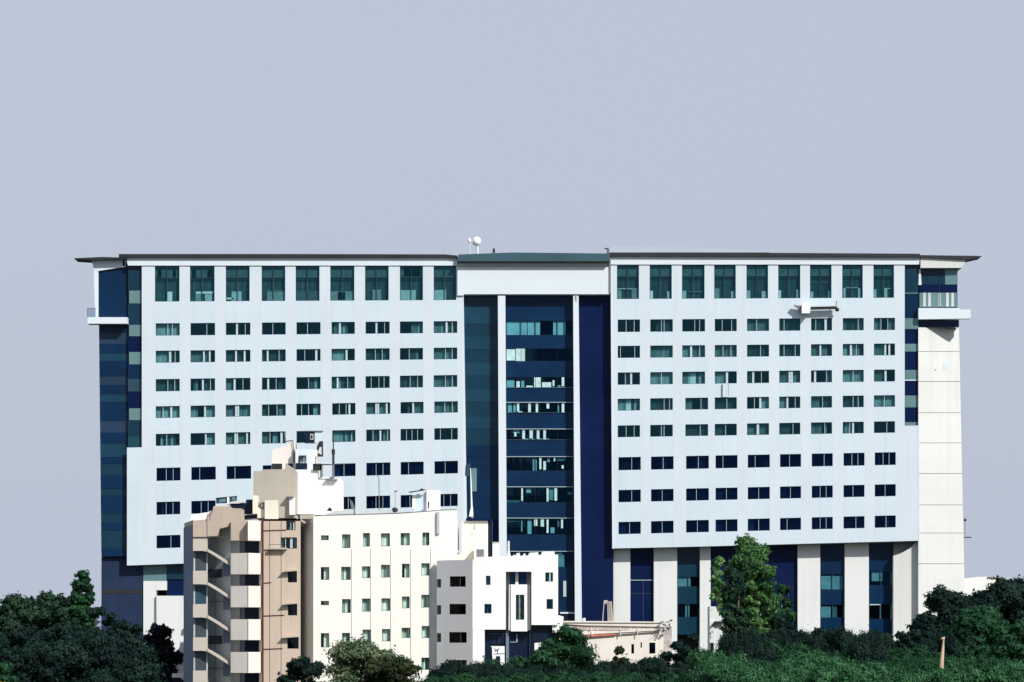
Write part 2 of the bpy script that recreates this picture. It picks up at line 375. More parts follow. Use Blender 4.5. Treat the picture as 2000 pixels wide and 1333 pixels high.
TL = {0: [(.08, .25, .08, .33, 'g'), (.72, .85, .08, .33, 'p'), (.48, .7, .72, 1, 'W')], 1: [(.05, .22, .08, .32, 'p'), (.7, .92, .08, .33, 'g'), (.22, .95, .72, .78, 'W'), (.2, .5, .78, 1, 'g'), (.6, .9, .8, 1, 'p')],
      2: [(.22, .66, .72, 1, 'p'), (0, .3, .9, .95, 'W')], 3: [(.2, 1, .72, 1, 'g'), (.2, 1, .71, .74, 'p')], 4: [(0, 1, .72, 1, 't')], 5: [(0, 1, .73, 1, 'g'), (.3, .62, .75, .98, 'p')],
      6: [(.3, .68, .68, 1, 'g')], 7: [(0, .7, .7, 1, 'p'), (.15, .9, .0, .3, 't')], 8: [(0, .55, .7, 1, 'p')]}
TR = {0: [(0, .2, .74, 1, 'g'), (.68, 1, .7, 1, 'g'), (.0, 1, .68, .71, 'p')], 1: [(0, .14, .76, 1, 'W'), (.8, .95, .78, 1, 'p')], 2: [(0, .18, .76, 1, 'p'), (.3, .95, .78, .8, 'g')], 3: [(0, .24, .7, 1, 'g'), (.8, .98, .78, 1, 'p')],
      4: [(0, .17, .76, 1, 'p'), (.72, .95, .78, 1, 'p')], 5: [(0, .12, .76, 1, 'W'), (.85, .98, .74, 1, 'p')], 6: [(0, .15, .8, 1, 'p'), (.88, 1, .78, 1, 'p'), (0, 1, .52, .54, 't')],
      7: [(.05, .16, .68, 1, 'p'), (.8, .95, .68, 1, 'p'), (.05, .95, .68, .7, 'p')], 8: [(0, .14, .74, 1, 'p'), (.55, .7, .7, 1, 'p'), (.7, .85, .7, .73, 'p')]}
def put(w, spec, pats, tall):
    for hh, kind, q in spec:
        if kind == 'tall':
            a, b = hh[2], hh[3]
            window(hotel, w, hh, 'ttt|ttt', mu='mullion_dim', name='tall_window', extra=tall[q]+[(0, 1, 0, .32, 't')], trans=(a+(b-a)*.34,), mw=.35)
        elif kind == 'row':
            window(hotel, w, hh, pats[q[0]].split()[q[1]])
        else:
            rr = random.Random(q*7+len(spec)); p = rr.choice(["ddddd|dddddd", "dddd|ddd|ddd", "dddddt|ttddd", "dddd|dddd", "ddd|dddddd", "tttdd|ddddd", "dddddd|dddd", "ddtd|ddd|ddd"])
            window(hotel, w, hh, p, 'glass_navy', 'frame_navy', 'mullion', name='tinted_window', mw=.75)
put(LW, Lspec, LP, TL); put(RW, Rspec, RP, TR)
# building mass behind the facade (closed at the sides, top and back)
b = MB()
zt = at(0, 519, YH).z; xl = at(250, 0, YH).x; xr = at(1790, 0, YH).x
b.box(xl, xr, YH+4.5, YH+28, 0, zt, 'room')
build('core', b, hotel)
# roof and cornice
r = MB()
r.pp([(250, 519), (893, 519), (895, 503), (246, 503)], YH-.14, .138, 'fascia_white')           # fascia left wing
r.pp([(1193, 517), (1795, 517), (1797, 501), (1190, 501)], YH-.14, .138, 'fascia_white')
r.pp([(232, 503.0), (880, 503), (893, 505), (893, 499.5), (870, 497.2), (560, 496.5), (232, 496.5)], YH-.55, 29, 'roof_dark')
r.pp([(1190, 500.5), (1500, 501.5), (1797, 502.5), (1797, 496), (1500, 494.2), (1190, 493.5)], YH-.55, 29, 'roof_dark')
build('roof', r, hotel)
r = MB(); r.pp([(893, 510), (1191, 510), (1191, 495.5), (1000, 493.5), (895, 497.5)], YH-.9, 20, 'roof_teal')
r.pp([(893, 512), (1191, 512), (1191, 510), (893, 510)], YH-1.2, 1.1, 'roof_dark'); build('roof_edge', r, hotel)
r = MB()
for k in range(12):
    x0 = 1190+k*26; t0 = 481+12*(k/12)**2.4; t1 = 481+12*((k+1)/12)**2.4
    r.pp([(x0, 493.5), (x0+26, 493.5), (x0+26, min(t1, 493.2)), (x0, min(t0, 493.2))], YH+8, 10, 'vault_metal')
build('roof_vault', r, hotel)
# portal header over the central recess
p = MB(); p.pr(893.5, 1190, 522, 575, YH-.25, 6, 'cladding_trim'); p.pr(893.5, 1190, 512.3, 521.4, YH+.05, 6, 'fascia_white'); p.pr(893.5, 1190, 521.4, 522, YH-.1, 1, 'joint')
p.pp([(893.5, 577.5), (906, 577.5), (906, 575), (893.5, 575)], YH-.25, 6, 'cladding_trim')
build('portal_header', p, hotel)
p = MB(); p.pr(1189.5, 1193, 500, 572, YH-.35, .8, 'grey_metal'); build('downpipe', p, hotel)
# recess cheek
p = MB(); q = [(905, 578), (912, 1105)]
p.extr([at(903.5, 578, YH+.002), at(905.5, 578, YH+.002), at(913, 1100, YH+.002), at(903.5, 1100, YH+.002)], (0, 1.4, 0), 'cladding_trim')
p.extr([at(1192.5, 500, YH-.002), at(1196, 500, YH-.002), at(1198.5, 1072, YH-.002), at(1196, 1072, YH-.002)], (0, 1.5, 0), 'cladding_trim'); build('return_wall', p, hotel)
# central curtain walls
Yc = YH+1.2; c = MB()
bd = [(577, 595, 'skin_deepteal'), (595, 612, 'bay_slate'), (612, 633, 'bay_slate'), (633, 658, 'skin_deepteal'), (658, 683, 'bay_slate'), (683, 710, 'skin_deepteal'), (710, 734, 'bay_slate'), (734, 762, 'skin_deepteal'),
      (762, 785, 'bay_slate'), (785, 815, 'skin_deepteal'), (815, 838, 'bay_slate'), (838, 870, 'skin_deepteal'), (870, 892, 'skin_blue'), (892, 990, 'skin_blue'), (990, 1015, 'skin_blue'), (1015, 1240, 'skin_navy')]
for i, (a, z, m) in enumerate(bd): c.pr(905, 974, a, z, Yc + (.04 if i % 2 else 0), .3, m)  # lower bands go navy: darkening by reflection put into the panel colours
build('glass_bay', c, hotel)
c = MB()
for i, (a, z) in enumerate([(577, 640), (640, 760), (760, 900), (900, 1060), (1060, 1216)]): c.pr(1129, 1197.5, a, z, Yc+(.03 if i % 2 else 0), .3, 'skin_navy')
build('glass_bay', c, hotel)
AT = Wall(Yc)
ah = [(989, 1118, 627, 655), (989, 1118, 681, 706), (989, 1118, 737, 757), (989, 1118, 787, 806), (989, 1118, 839, 859), (989, 1118, 893, 920), (989, 1118, 952, 982), (989, 1118, 1013, 1045), (989, 1118, 1078, 1108)]
c = MB(); AT.wall(c, 986, 1120, 577, 1216, ah, 'skin_blue', .2)
for i, hh in enumerate(ah):                                             # pale slab edges
    if i >= 2: AT.bar(c, 988, 1119, hh[2]-1.2 if i > 2 else hh[3], hh[2]-.1 if i > 2 else hh[3]+.8, -.12, .15, 'mullion' if i > 2 else 'spandrel_pale')
    if i in (3, 4): AT.bar(c, 988, 1119, hh[3]+.2, hh[3]+.8, -.1, .1, 'mullion_dim')
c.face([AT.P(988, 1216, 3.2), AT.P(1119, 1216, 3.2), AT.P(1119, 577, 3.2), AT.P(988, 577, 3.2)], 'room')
build('glass_bay', c, hotel)
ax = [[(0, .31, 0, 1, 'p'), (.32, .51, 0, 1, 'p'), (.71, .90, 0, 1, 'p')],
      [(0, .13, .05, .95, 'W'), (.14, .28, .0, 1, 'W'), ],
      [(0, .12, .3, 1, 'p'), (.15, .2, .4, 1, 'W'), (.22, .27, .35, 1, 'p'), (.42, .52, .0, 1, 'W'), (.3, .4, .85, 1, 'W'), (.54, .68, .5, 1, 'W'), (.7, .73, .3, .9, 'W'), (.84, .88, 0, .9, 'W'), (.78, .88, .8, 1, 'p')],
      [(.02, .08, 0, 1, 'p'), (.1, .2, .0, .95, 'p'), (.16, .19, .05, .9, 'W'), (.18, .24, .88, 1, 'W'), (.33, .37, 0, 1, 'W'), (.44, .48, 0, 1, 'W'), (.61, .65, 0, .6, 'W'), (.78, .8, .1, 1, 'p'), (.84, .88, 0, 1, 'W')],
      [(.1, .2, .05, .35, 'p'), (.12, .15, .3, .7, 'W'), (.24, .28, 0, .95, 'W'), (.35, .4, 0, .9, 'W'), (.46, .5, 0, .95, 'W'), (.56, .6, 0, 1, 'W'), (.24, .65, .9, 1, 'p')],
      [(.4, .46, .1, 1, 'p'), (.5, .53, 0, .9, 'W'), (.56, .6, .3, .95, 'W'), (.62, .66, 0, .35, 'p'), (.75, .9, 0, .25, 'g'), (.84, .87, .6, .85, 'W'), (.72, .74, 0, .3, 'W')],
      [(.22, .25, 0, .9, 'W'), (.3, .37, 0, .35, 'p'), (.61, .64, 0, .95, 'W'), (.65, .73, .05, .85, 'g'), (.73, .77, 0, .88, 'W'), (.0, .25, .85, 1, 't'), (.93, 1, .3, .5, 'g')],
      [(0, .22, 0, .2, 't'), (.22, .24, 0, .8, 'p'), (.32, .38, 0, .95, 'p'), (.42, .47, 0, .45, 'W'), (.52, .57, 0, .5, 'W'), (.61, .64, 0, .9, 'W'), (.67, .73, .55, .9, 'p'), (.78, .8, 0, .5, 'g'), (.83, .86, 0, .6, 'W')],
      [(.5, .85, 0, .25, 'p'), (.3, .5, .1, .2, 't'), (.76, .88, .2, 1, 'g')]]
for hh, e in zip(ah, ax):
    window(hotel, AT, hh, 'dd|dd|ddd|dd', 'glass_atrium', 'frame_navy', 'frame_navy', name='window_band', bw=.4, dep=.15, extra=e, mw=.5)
for (a, b_, t, u) in [(972.5, 975.5, 987, 990.5), (1119.5, 1123, 1130, 1136.5)]:
    c = MB(); c.pp([(b_, 1218), (u, 1218), (t, 578), (a, 578)], YH-.1, 1.5, 'cladding_trim'); build('pillar', c, hotel)
c = MB(); c.pp([(1124.5, 590), (1126, 590), (1126, 579), (1123, 579)], YH-.13, .02, 'grey_metal'); build('bracket', c, hotel)
# lower atrium detail
c = MB(); c.pr(1100, 1106, 1135, 1166, YH+1.0, .15, 'mullion'); build('light_strip', c, hotel)
c = MB(); c.pr(1094, 1123, 1199.1, 1216, YH+1.0, .15, 'dark_glass'); c.pr(1094, 1123, 1196, 1199, YH+.9, .5, 'cladding_trim'); build('entrance_screen', c, hotel)

# left end
c = MB(); YE = YH+.8
eb = [(527, 575, 'skin_blue'), (575, 620, 'skin_navy')]
c.pp([(192, 576), (249, 576), (249, 522), (192, 531)], YE, 6, 'skin_blue'); c.pr(192, 249, 576, 620, YE-.03, 6, 'skin_blue')
bnd = [632, 650, 672, 690, 705, 735, 752, 770, 785, 822, 845, 866, 893, 906, 928, 955, 968, 1003, 1020, 1036, 1072, 1087]
for i in range(len(bnd)-1):
    m = 'skin_blue' if i % 2 == 0 else ('end_slate' if i % 4 == 1 else 'bay_slate')
    if bnd[i] > 900: m = 'skin_deepteal' if i % 2 else 'skin_blue'
    t = (bnd[i]-632)/470*5
    c.pp([(193.5+t, bnd[i+1]), (250, bnd[i+1]), (250, bnd[i]), (193+t, bnd[i])], YE+(.05 if i % 2 else 0), 6, m)
build('end_glazing', c, hotel)
c = MB()
for a, z, m in [(520, 568, 'skin_deepteal'), (568, 593, 'spandrel_pale'), (593, 635, 'skin_deepteal'), (635, 657, 'spandrel_pale'), (657, 688, 'skin_navy'), (688, 712, 'spandrel_pale'), (712, 741, 'skin_blue'), (741, 765, 'skin_slate'),
                (765, 798, 'skin_navy'), (798, 821, 'spandrel_pale'), (821, 853, 'skin_deepteal'), (853, 873.5, 'skin_teal')]:
    xx = 250 if m != 'spandrel_pale' else 252
    c.pr(xx, 277, a, z, YH+.35+(0 if m == 'spandrel_pale' else .06), 4, m)
build('corner_glazing', c, hotel)
c = MB()
c.pp([(192, 529.5), (246, 521), (246, 504), (178, 506), (184, 529)], YE-.3, 5, 'fascia_white'); c.pp([(183, 529), (192, 529), (192, 619.5), (186, 619.5)], YE-.3, 4, 'fascia_white')
c.pp([(239, 520), (245, 520), (242, 506), (240, 506)], YE-.34, .03, 'skin_deepteal'); build('end_frame', c, hotel)
c = MB(); c.pp([(145, 506), (178, 508), (248, 506.5), (248, 503.6), (200, 502.2), (146, 504.6)], YH-.5, 3.5, 'roof_dark'); build('canopy', c, hotel)
c = MB(); c.pr(171, 248.5, 620, 632.5, YH-1.0, 1.9, 'fascia_white'); bo = build('balcony', c, hotel)
c = MB(); c.pr(171, 187, 603.5, 619.8, YH-.95, .06, 'glass_rail'); c.pr(170, 188, 602.3, 603.5, YH-1.0, .12, 'grey_metal'); c.pr(170, 171, 603.5, 620, YH-1, .12, 'grey_metal'); build('railing', c, bo)
c = MB(); c.pp([(198, 1216), (279.5, 1216), (279.5, 1103.5), (248, 1103.5), (248, 1087.5), (198, 1087.5)], YH+1.4, 10, 'base_slate')
c.pr(198, 279, 1152, 1160, YH+1.36, .04, 'dark_metal'); c.pr(198, 279, 1216, 1366, YH+1.4, 10, 'base_slate'); build('end_base', c, hotel)
c = MB(); c.pr(280, 325, 1103.5, 1134.5, YH+1.3, 3, 'spandrel_pale'); c.pr(325, 358, 1103.5, 1132, YH+1.3, 3, 'skin_deepteal'); c.pr(325, 358, 1132, 1163, YH+1.5, 3, 'skin_navy')  # first panel: grey-green colour stands in for shade under the overhang
build('base_glazing', c, hotel)
c = MB(); c.pr(280, 305, 1135, 1366, YH+1.2, 3, 'pilaster'); c.pr(305, 326, 1135, 1153, YH+1.2, 2, 'pilaster'); c.pr(305, 362, 1164, 1366, YH+.9, 3, 'pilaster'); c.pr(304.6, 305.4, 1164, 1240, YH+.85, .1, 'joint')
build('base_wall', c, hotel)
# right wing base
YB = YH+1.75
c = MB()
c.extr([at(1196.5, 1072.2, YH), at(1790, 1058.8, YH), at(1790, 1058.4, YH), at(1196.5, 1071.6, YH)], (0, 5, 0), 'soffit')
build('soffit', c, hotel)
def sk(x): return 1072 - (x-1197)*13.2/590
for a, b_ in [(1198, 1231), (1277, 1322.5), (1367, 1388), (1558, 1602), (1650, 1697)]:
    c = MB(); c.pp([(a, 1366), (b_, 1366), (b_, sk(b_)+.6), (a, sk(a)+.6)], YB, 3, 'pilaster'); build('pilaster', c, hotel)
gb = [(1231, 1277), (1322.5, 1367), (1388, 1510), (1510, 1558), (1602, 1650), (1697, 1744)]
for gi, (a, b_) in enumerate(gb):
    c = MB(); W2 = Wall(YB+.5)
    m0 = ['skin_navy', 'skin_deepteal', 'skin_navy', 'skin_navy', 'skin_blue', 'skin_blue'][gi]
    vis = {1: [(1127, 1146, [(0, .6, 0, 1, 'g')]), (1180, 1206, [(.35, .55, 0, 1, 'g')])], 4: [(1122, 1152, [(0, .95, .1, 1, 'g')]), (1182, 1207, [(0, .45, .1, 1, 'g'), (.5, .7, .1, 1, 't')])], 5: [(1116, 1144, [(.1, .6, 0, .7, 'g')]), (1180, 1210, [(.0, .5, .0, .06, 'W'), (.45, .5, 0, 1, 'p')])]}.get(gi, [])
    hs = [(a+1, b_-1, v[0], v[1]) for v in vis]
    W2.wall(c, a, b_, 1058.9, 1240, hs, m0, .2)
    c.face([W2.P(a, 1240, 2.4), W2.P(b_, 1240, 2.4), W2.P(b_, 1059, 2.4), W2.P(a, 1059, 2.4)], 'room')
    if gi == 0: W2.bar(c, a, b_, 1133, 1134.2, -.1, .1, 'mullion'); W2.bar(c, a, b_, 1159.5, 1160, -.06, .1, 'mullion_dim'); W2.bar(c, (a+b_)/2+2, (a+b_)/2+2.6, 1134.2, 1216, -.06, .1, 'mullion_dim')
    go = build('base_glazing', c, hotel)
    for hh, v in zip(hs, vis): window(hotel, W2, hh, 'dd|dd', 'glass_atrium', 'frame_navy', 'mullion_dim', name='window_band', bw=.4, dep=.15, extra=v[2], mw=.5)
# right corner strip, end wall
c = MB()
for a, z, m in [(517, 572, 'skin_deepteal'), (572, 574, 'spandrel_pale'), (574, 622, 'skin_blue'), (622, 643, 'spandrel_pale'), (643, 672, 'skin_navy'), (672, 687, 'spandrel_pale'), (687, 723, 'skin_navy'), (723, 742, 'spandrel_pale'), (742, 744, 'cladding_trim'),
                (744, 773, 'skin_navy'), (773, 796, 'spandrel_pale'), (796, 825, 'skin_navy'), (825, 841, 'spandrel_pale')]:
    c.pr(1767, 1793.5, a, z, YH+.3+(0 if 'sk' not in m else .06), 4, m)
build('corner_glazing', c, hotel)
ew = Wall(YH+.02, x0=1795, x1=1885, Y2=YH+3.5)
c = MB(); seams = [640, 687.5, 746, 807, 866, 926, 987, 1042, 1102]
def xe(v): return 1873 + (v-640)*12.0/560
for i, v in enumerate(seams):
    v2 = seams[i+1]-.9 if i+1 < len(seams) else 1366
    c.extr([ew.P(1793.7, v2), ew.P(xe(v2), v2), ew.P(xe(v), v), ew.P(1793.7, v)], (0, 14, 0), 'cream_panel')
    if i: c.extr([ew.P(1795, v, .12), ew.P(xe(v), v, .12), ew.P(xe(v), v-.95, .12), ew.P(1795, v-.95, .12)], (0, 14, 0), 'joint')
build('end_wall', c, hotel)
c = MB(); c.extr([ew.P(1842, 722, -.03), ew.P(1850, 722, -.03), ew.P(1850, 708, -.03), ew.P(1842, 708, -.03)], (0, .02, 0), 'cladding'); c.extr([ew.P(1825, 724, -.02), ew.P(1828, 724, -.02), ew.P(1828, 722, -.02), ew.P(1825, 722, -.02)], (0, .02, 0), 'joint'); build('vent_cover', c, hotel)
c = MB()
pts = [(1745, 1366), (1793.6, 1366), (1793.6, 1059.5), (1788, 1060), (1782, 1066), (1774, 1073), (1764, 1079), (1755, 1083), (1745, 1086)]
c.pp(pts, YH+.9, 6, 'cream_panel'); c.pp([(1745, 1085.6), (1755, 1082.6), (1764, 1078.6), (1774, 1072.6), (1782, 1065.6), (1786, 1061), (1745, 1061)], YH+1.6, 4, 'grey_metal'); build('end_wall_return', c, hotel)  # grey triangle under the soffit: shade put into its colour
c = MB(); c.pr(1797, 1870, 525, 601, YH+.9, 8, 'dark_glass'); c.pr(1799, 1869, 526, 556, YH+.75, .15, 'skin_deepteal'); c.pr(1846, 1869, 527, 556, YH+.68, .07, 'spandrel_pale'); c.pr(1797, 1870, 556, 571, YH+.7, .2, 'skin_navy')
c.pr(1796, 1869, 572, 600, YH+.75, .15, 'spandrel_pale')
for x in (1803, 1813, 1832, 1848, 1858): c.pr(x, x+5, 572.5, 599, YH+.70, .05, 'pale_metal')
c.pr(1833.8, 1835.2, 526, 600, YH+.66, .1, 'frame_navy'); c.pp([(1794, 557), (1800, 557), (1798, 526), (1795, 526)], YH+.5, .2, 'fascia_white')
build('end_glazing', c, hotel)
c = MB(); c.pp([(1798, 523.5), (1879, 523.5), (1888, 504), (1798, 502.8)], YH-.2, 8, 'cream_panel'); build('end_frame', c, hotel)
c = MB(); c.pp([(1797.2, 503), (1880, 507), (1892, 507), (1917, 501.5), (1917, 500.3), (1797.2, 498.6)], YH-.5, 3.5, 'roof_dark'); build('canopy', c, hotel)
c = MB(); c.pp([(1794, 624), (1896, 622.5), (1896, 605), (1876, 605), (1875, 602), (1794, 602)], YH-.45, 1.1, 'cladding_trim'); build('balcony', c, hotel)
c = MB(); c.pr(1794, 1873, 625, 639.5, YH+.5, 7, 'skin_blue'); build('end_glazing', c, hotel)
c = MB(); c.tube(at(1884, 1050, YH+5), at(1897, 1050, YH+5), .07, 'dark_metal'); c.tube(at(1885, 1012, YH+5), at(1885, 1052, YH+5), .025, 'dark_metal'); c.ball(at(1885, 1016, YH+5), .18, 'dark_metal'); build('side_bracket', c, hotel)

# facade details sitting on the hotel
t = thing('maintenance_cradle', 'white and black maintenance arm fixed above the upper windows of the right wing', 'window cleaning arm', tuple(at(1592, 606, YH-.6)))
c = MB(); c.pp([(1566, 612), (1582, 612), (1583, 600), (1577, 593), (1567, 594), (1566, 600)], YH-1.3, 1.2, 'white_plastic'); build('motor_box', c, t)
c = MB(); c.pp([(1582, 605), (1634, 603.5), (1634, 598.6), (1582, 600)], YH-1.0, .5, 'dark_metal'); c.pp([(1582, 600), (1634, 598.5), (1634, 597), (1582, 598)], YH-1.1, .6, 'pale_metal'); build('beam', c, t)
c = MB(); c.pp([(1550, 596), (1566, 598), (1566, 610), (1561, 611), (1559, 603)], YH-.9, .5, 'grey_metal'); build('fin', c, t)
c = MB(); c.tube(at(1633.5, 588, YH-.9), at(1633.5, 603, YH-.9), .06, 'grey_metal'); c.ball(at(1635, 605, YH-.9), .26, 'dark_metal', sz=1.0); build('end_hook', c, t)
t = thing('wall_duct', 'pale vertical duct running between two window rows of the right wing', 'duct', tuple(at(1417, 776, YH)))
c = MB(); c.pr(1411.5, 1422.5, 750, 776, YH-.2, .19, 'cladding'); c.pr(1411, 1411.6, 750, 776, YH-.22, .2, 'grey_metal'); c.pr(1422.4, 1423, 750, 774, YH-.22, .2, 'grey_metal'); build('duct_body', c, t)
def roof_item(name, label, cat, x, y, Y): return thing(name, label, cat, tuple(at(x, y, Y)))
t = roof_item('satellite_dome', 'large white dome on the roof edge near the middle of the wide block', 'satellite dome', 931, 497, YH+3)
c = MB(); c.ball(at(931, 472, YH+3), .56, 'white_plastic', sz=1.05, bottom=-.75); build('dome', c, t, smooth=True)
c = MB(); c.tube(at(933, 497, YH+3), at(932, 480, YH+3), .14, 'fascia_white'); build('mast', c, t)
t = roof_item('satellite_dome', 'tiny white dome just left of the large roof dome', 'satellite dome', 918, 497, YH+3)
c = MB(); c.ball(at(917, 470.5, YH+3), .22, 'white_plastic', sz=1.4); build('dome', c, t, smooth=True)
c = MB(); c.tube(at(918, 497, YH+3), at(917.5, 474, YH+3), .05, 'fascia_white'); build('mast', c, t)
t = roof_item('roof_camera', 'black roof camera with a white belly, on the roof edge right of the white domes', 'camera', 965, 496, YH-.5)
c = MB(); c.pp([(961.5, 494), (962.5, 486), (966, 485), (967.5, 494), (965.5, 494), (964.8, 488.5), (963.6, 494)], YH-.5, .3, 'dark_metal'); build('camera_housing', c, t)
c = MB(); c.pr(963.4, 965.6, 489, 495, YH-.4, .2, 'white_plastic'); build('camera_lens_cover', c, t)
t = roof_item('roof_lamp', 'small black hooked lamp on the roof where the right wing begins', 'lamp', 1186, 494, YH)
c = MB(); c.tube(at(1187, 496, YH), at(1187, 486, YH), .07, 'dark_metal'); c.tube(at(1187, 486, YH), at(1181, 486, YH), .08, 'dark_metal'); build('arm', c, t)
c = MB(); c.pr(1184.8, 1188, 489, 493, YH-.2, .4, 'grey_metal'); build('lamp_head', c, t)

# ================================================================== WHITE FIVE STOREY BLOCK
YW = 316.0
blk = thing('apartment_block', 'cream white block with small square windows in rows, in front of the left wing', 'building', ground_at(750, YW+6))
w = Wall(YW)
wh = [(627, 642, 1046, 1055.5, 'p'), (668, 684.5, 1044, 1071, 'p'), (709, 722.5, 1041.5, 1068, 'p'), (744, 761.5, 1042, 1067.5, 'p'), (782.5, 800.5, 1041.5, 1065.5, 'g'), (825, 838.5, 1040.5, 1065.5, 'g'),
      (626.5, 643, 1108, 1133, 'g'), (666.5, 685, 1107.5, 1133, 'g'), (707, 723, 1106.5, 1129.5, 'p'), (744, 761.5, 1103.5, 1128.5, 'p'), (785, 800, 1101.5, 1128.5, 'g'), (823, 839, 1100.5, 1124.5, 'p'),
      (626.5, 642.5, 1174, 1182.5, 'g'), (668, 685, 1170.5, 1197.5, 'g'), (707, 724, 1169.5, 1195, 'p'), (745, 762, 1169, 1193.5, 'p'), (785, 800, 1165.5, 1188.5, 'p'), (823, 839, 1162, 1187, 'p'),
      (626.5, 643, 1237, 1265, 'g'), (668, 683.5, 1236.5, 1262, 'g'), (708, 725, 1230, 1254, 'p'), (746, 762, 1229, 1253, 'W'), (784.5, 801, 1226.5, 1246.5, 'p'), (823.5, 839, 1223, 1246.5, 'p'),
      (708, 725, 1292, 1316, 'g'), (746, 762, 1290, 1313, 'g'), (784.5, 801, 1288, 1311, 'g'), (823, 839, 1285, 1308.5, 'g')]
c = MB(); w.wall(c, 612, 892, 1012, 1398, [q[:4] for q in wh], 'white_paint', .3)
x0 = at(612, 0, YW).x; x1 = at(892, 0, YW).x; zt = at(0, 1012, YW).z
c.face([(x1, YW, 0), (x1, YW+14, 0), (x1, YW+14, zt), (x1, YW, zt)], 'white_paint')
xq = (585-CX)*(YW+4)/F
c.face([(xq, YW+4, 0), (x0, YW, 0), (x0, YW, zt), (xq, YW+4, zt)], 'white_paint_shade')
c.face([(xq, YW+4, 0), (xq, YW+14, 0), (xq, YW+14, zt), (xq, YW+4, zt)], 'white_paint_shade')
c.face([(xq, YW+14, 0), (x1, YW+14, 0), (x1, YW+14, zt), (xq, YW+14, zt)], 'white_paint')
c.face([(xq, YW+4, zt), (x0, YW, zt), (x1, YW, zt), (x1, YW+14, zt), (xq, YW+14, zt)], 'grey_render')
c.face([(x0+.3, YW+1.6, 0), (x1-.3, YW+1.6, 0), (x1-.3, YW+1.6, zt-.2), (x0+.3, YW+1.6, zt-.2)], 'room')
build('wall', c, blk)
c = MB(); c.pp([(612, 1011.9), (892, 1011.9), (892, 996), (860, 997.5), (780, 1003.5), (700, 1006), (612, 1009)], YW-.01, .4, 'white_paint')
c.pp([(640, 1007.2), (700, 1005.9), (780, 1003.4), (860, 997.4), (892, 996), (892, 994.6), (858, 996.2), (780, 1001.8), (700, 1004.6), (640, 1006)], YW-.04, .5, 'grey_metal'); build('parapet', c, blk)
for i, q in enumerate(wh):
    ps = {'p': ['WWp', 'Wp|W', 'WppW', 'WWWp'], 'g': ['gWW', 'pWg|', 'dWW', 'pWgp'], 'W': ['WW']}[q[4]][i % (4 if q[4] != 'W' else 1)].rstrip('|')
    window(blk, w, q[:4], ps, 'glass_clear', 'frame_dark', 'grey_metal', bw=.7, dep=.2, mw=.7)
for x in (686.5, 724, 763, 802, 841):          # thin downpipes between window columns
    c = MB(); c.pr(x, x+.5, 1072, 1333, YW-.05, .049, 'khaki_render'); build('downpipe', c, blk)
c = MB(); c.pr(853, 858.5, 1000, 1043, YW-.25, .24, 'stair_wall'); build('vent_duct', c, blk)
# stair tower on the roof of the white block
YT = 324.0
c = MB(); c.pr(577, 622, 918, 1006, YT, 6, 'white_cool'); c.pr(622, 665, 935, 1006, YT+.05, 6, 'white_cool'); c.pp([(622, 935), (650, 935), (650, 932), (622, 932)], YT-.1, .8, 'white_cool')
to = build('stair_tower', c, blk)
c = MB(); c.pr(636, 659, 936.2, 938.4, YT-.5, .5, 'grey_metal'); build('ledge', c, to)
# tank room blocks behind tower
c = MB(); c.pp([(530, 917.6), (576.5, 917.6), (576.5, 863), (532, 880), (531, 889)], YT+3, 3, 'balcony_render'); c.pr(577, 611, 878, 917.8, YT+2, 4, 'cladding_trim')
c.pr(611, 620, 879, 917.8, YT+2.05, 2, 'peach_wall'); build('lift_room', c, to)
c = MB(); c.pr(578, 600, 905, 917, YT+1.85, .1, 'dark_glass'); c.pp([(584, 903), (587, 904), (590, 893), (591, 902), (593, 902), (593, 891), (596, 892), (596, 902), (598, 902), (598, 890), (584, 890)], YT+1.85, .1, 'dark_metal')
c.pr(559, 572, 906, 917, YT+2.9, .1, 'dark_glass'); c.pr(531, 551, 906, 917, YT+2.9, .1, 'dark_metal'); c.pr(611, 628, 906, 919, YT-.3, .25, 'dark_metal'); c.pr(625, 630, 909, 932, YT-.3, .25, 'grey_metal'); build('louvre', c, to)
t = roof_item('rooftop_plant', 'black machine frame and dark opening above the pale lift room', 'rooftop machinery', 612, 878, YT+3)
c = MB(); c.pr(595, 614.5, 843, 866, YT+3, 1, 'dark_glass'); c.pr(606, 612, 848, 859, YT+2.95, .04, 'pale_metal'); c.pr(607.5, 610.5, 850, 857, YT+2.9, .04, 'dark_glass'); c.pr(614.5, 630.5, 843, 866, YT+3.05, 1, 'cladding_pier'); c.pr(593, 630.5, 841.5, 843, YT+2.9, 1, 'grey_metal'); build('cabin', c, t)
c = MB(); c.pp([(618, 880), (619, 872), (624, 862), (630.5, 862), (630.5, 892), (616, 892), (617, 883), (628, 889), (628, 873), (624, 873), (621, 881)], YT+2.2, .5, 'dark_metal'); c.pr(618.5, 620, 892, 918, YT+2.3, .1, 'grey_metal'); c.pr(611.5, 612.3, 880, 918, YT+2.3, .1, 'grey_metal'); build('hoist', c, t)
t = roof_item('antenna_mast', 'tall dark mast with thick foot beside the white stair tower', 'antenna', 650, 934, YT)
c = MB(); c.tube(at(651, 935, YT-.3), at(651, 880, YT-.3), .12, 'dark_metal'); c.tube(at(651, 880, YT-.3), at(651, 845, YT-.3), .06, 'dark_metal'); c.tube(at(651, 888, YT-.3), at(651, 878, YT-.3), .17, 'dark_metal'); build('mast', c, t)
c = MB(); c.pr(649, 653, 907, 934, YT-.5, .2, 'grey_metal'); c.pp([(612, 909), (649, 909), (690, 906.5), (690, 905.3), (649, 907), (612, 906.5)], YT-.35, .08, 'dark_metal'); build('crossbar', c, t)
t = roof_item('antenna_mast', 'thin bent dark pole rising in front of the fourth window column', 'antenna', 573, 917, YT+3)
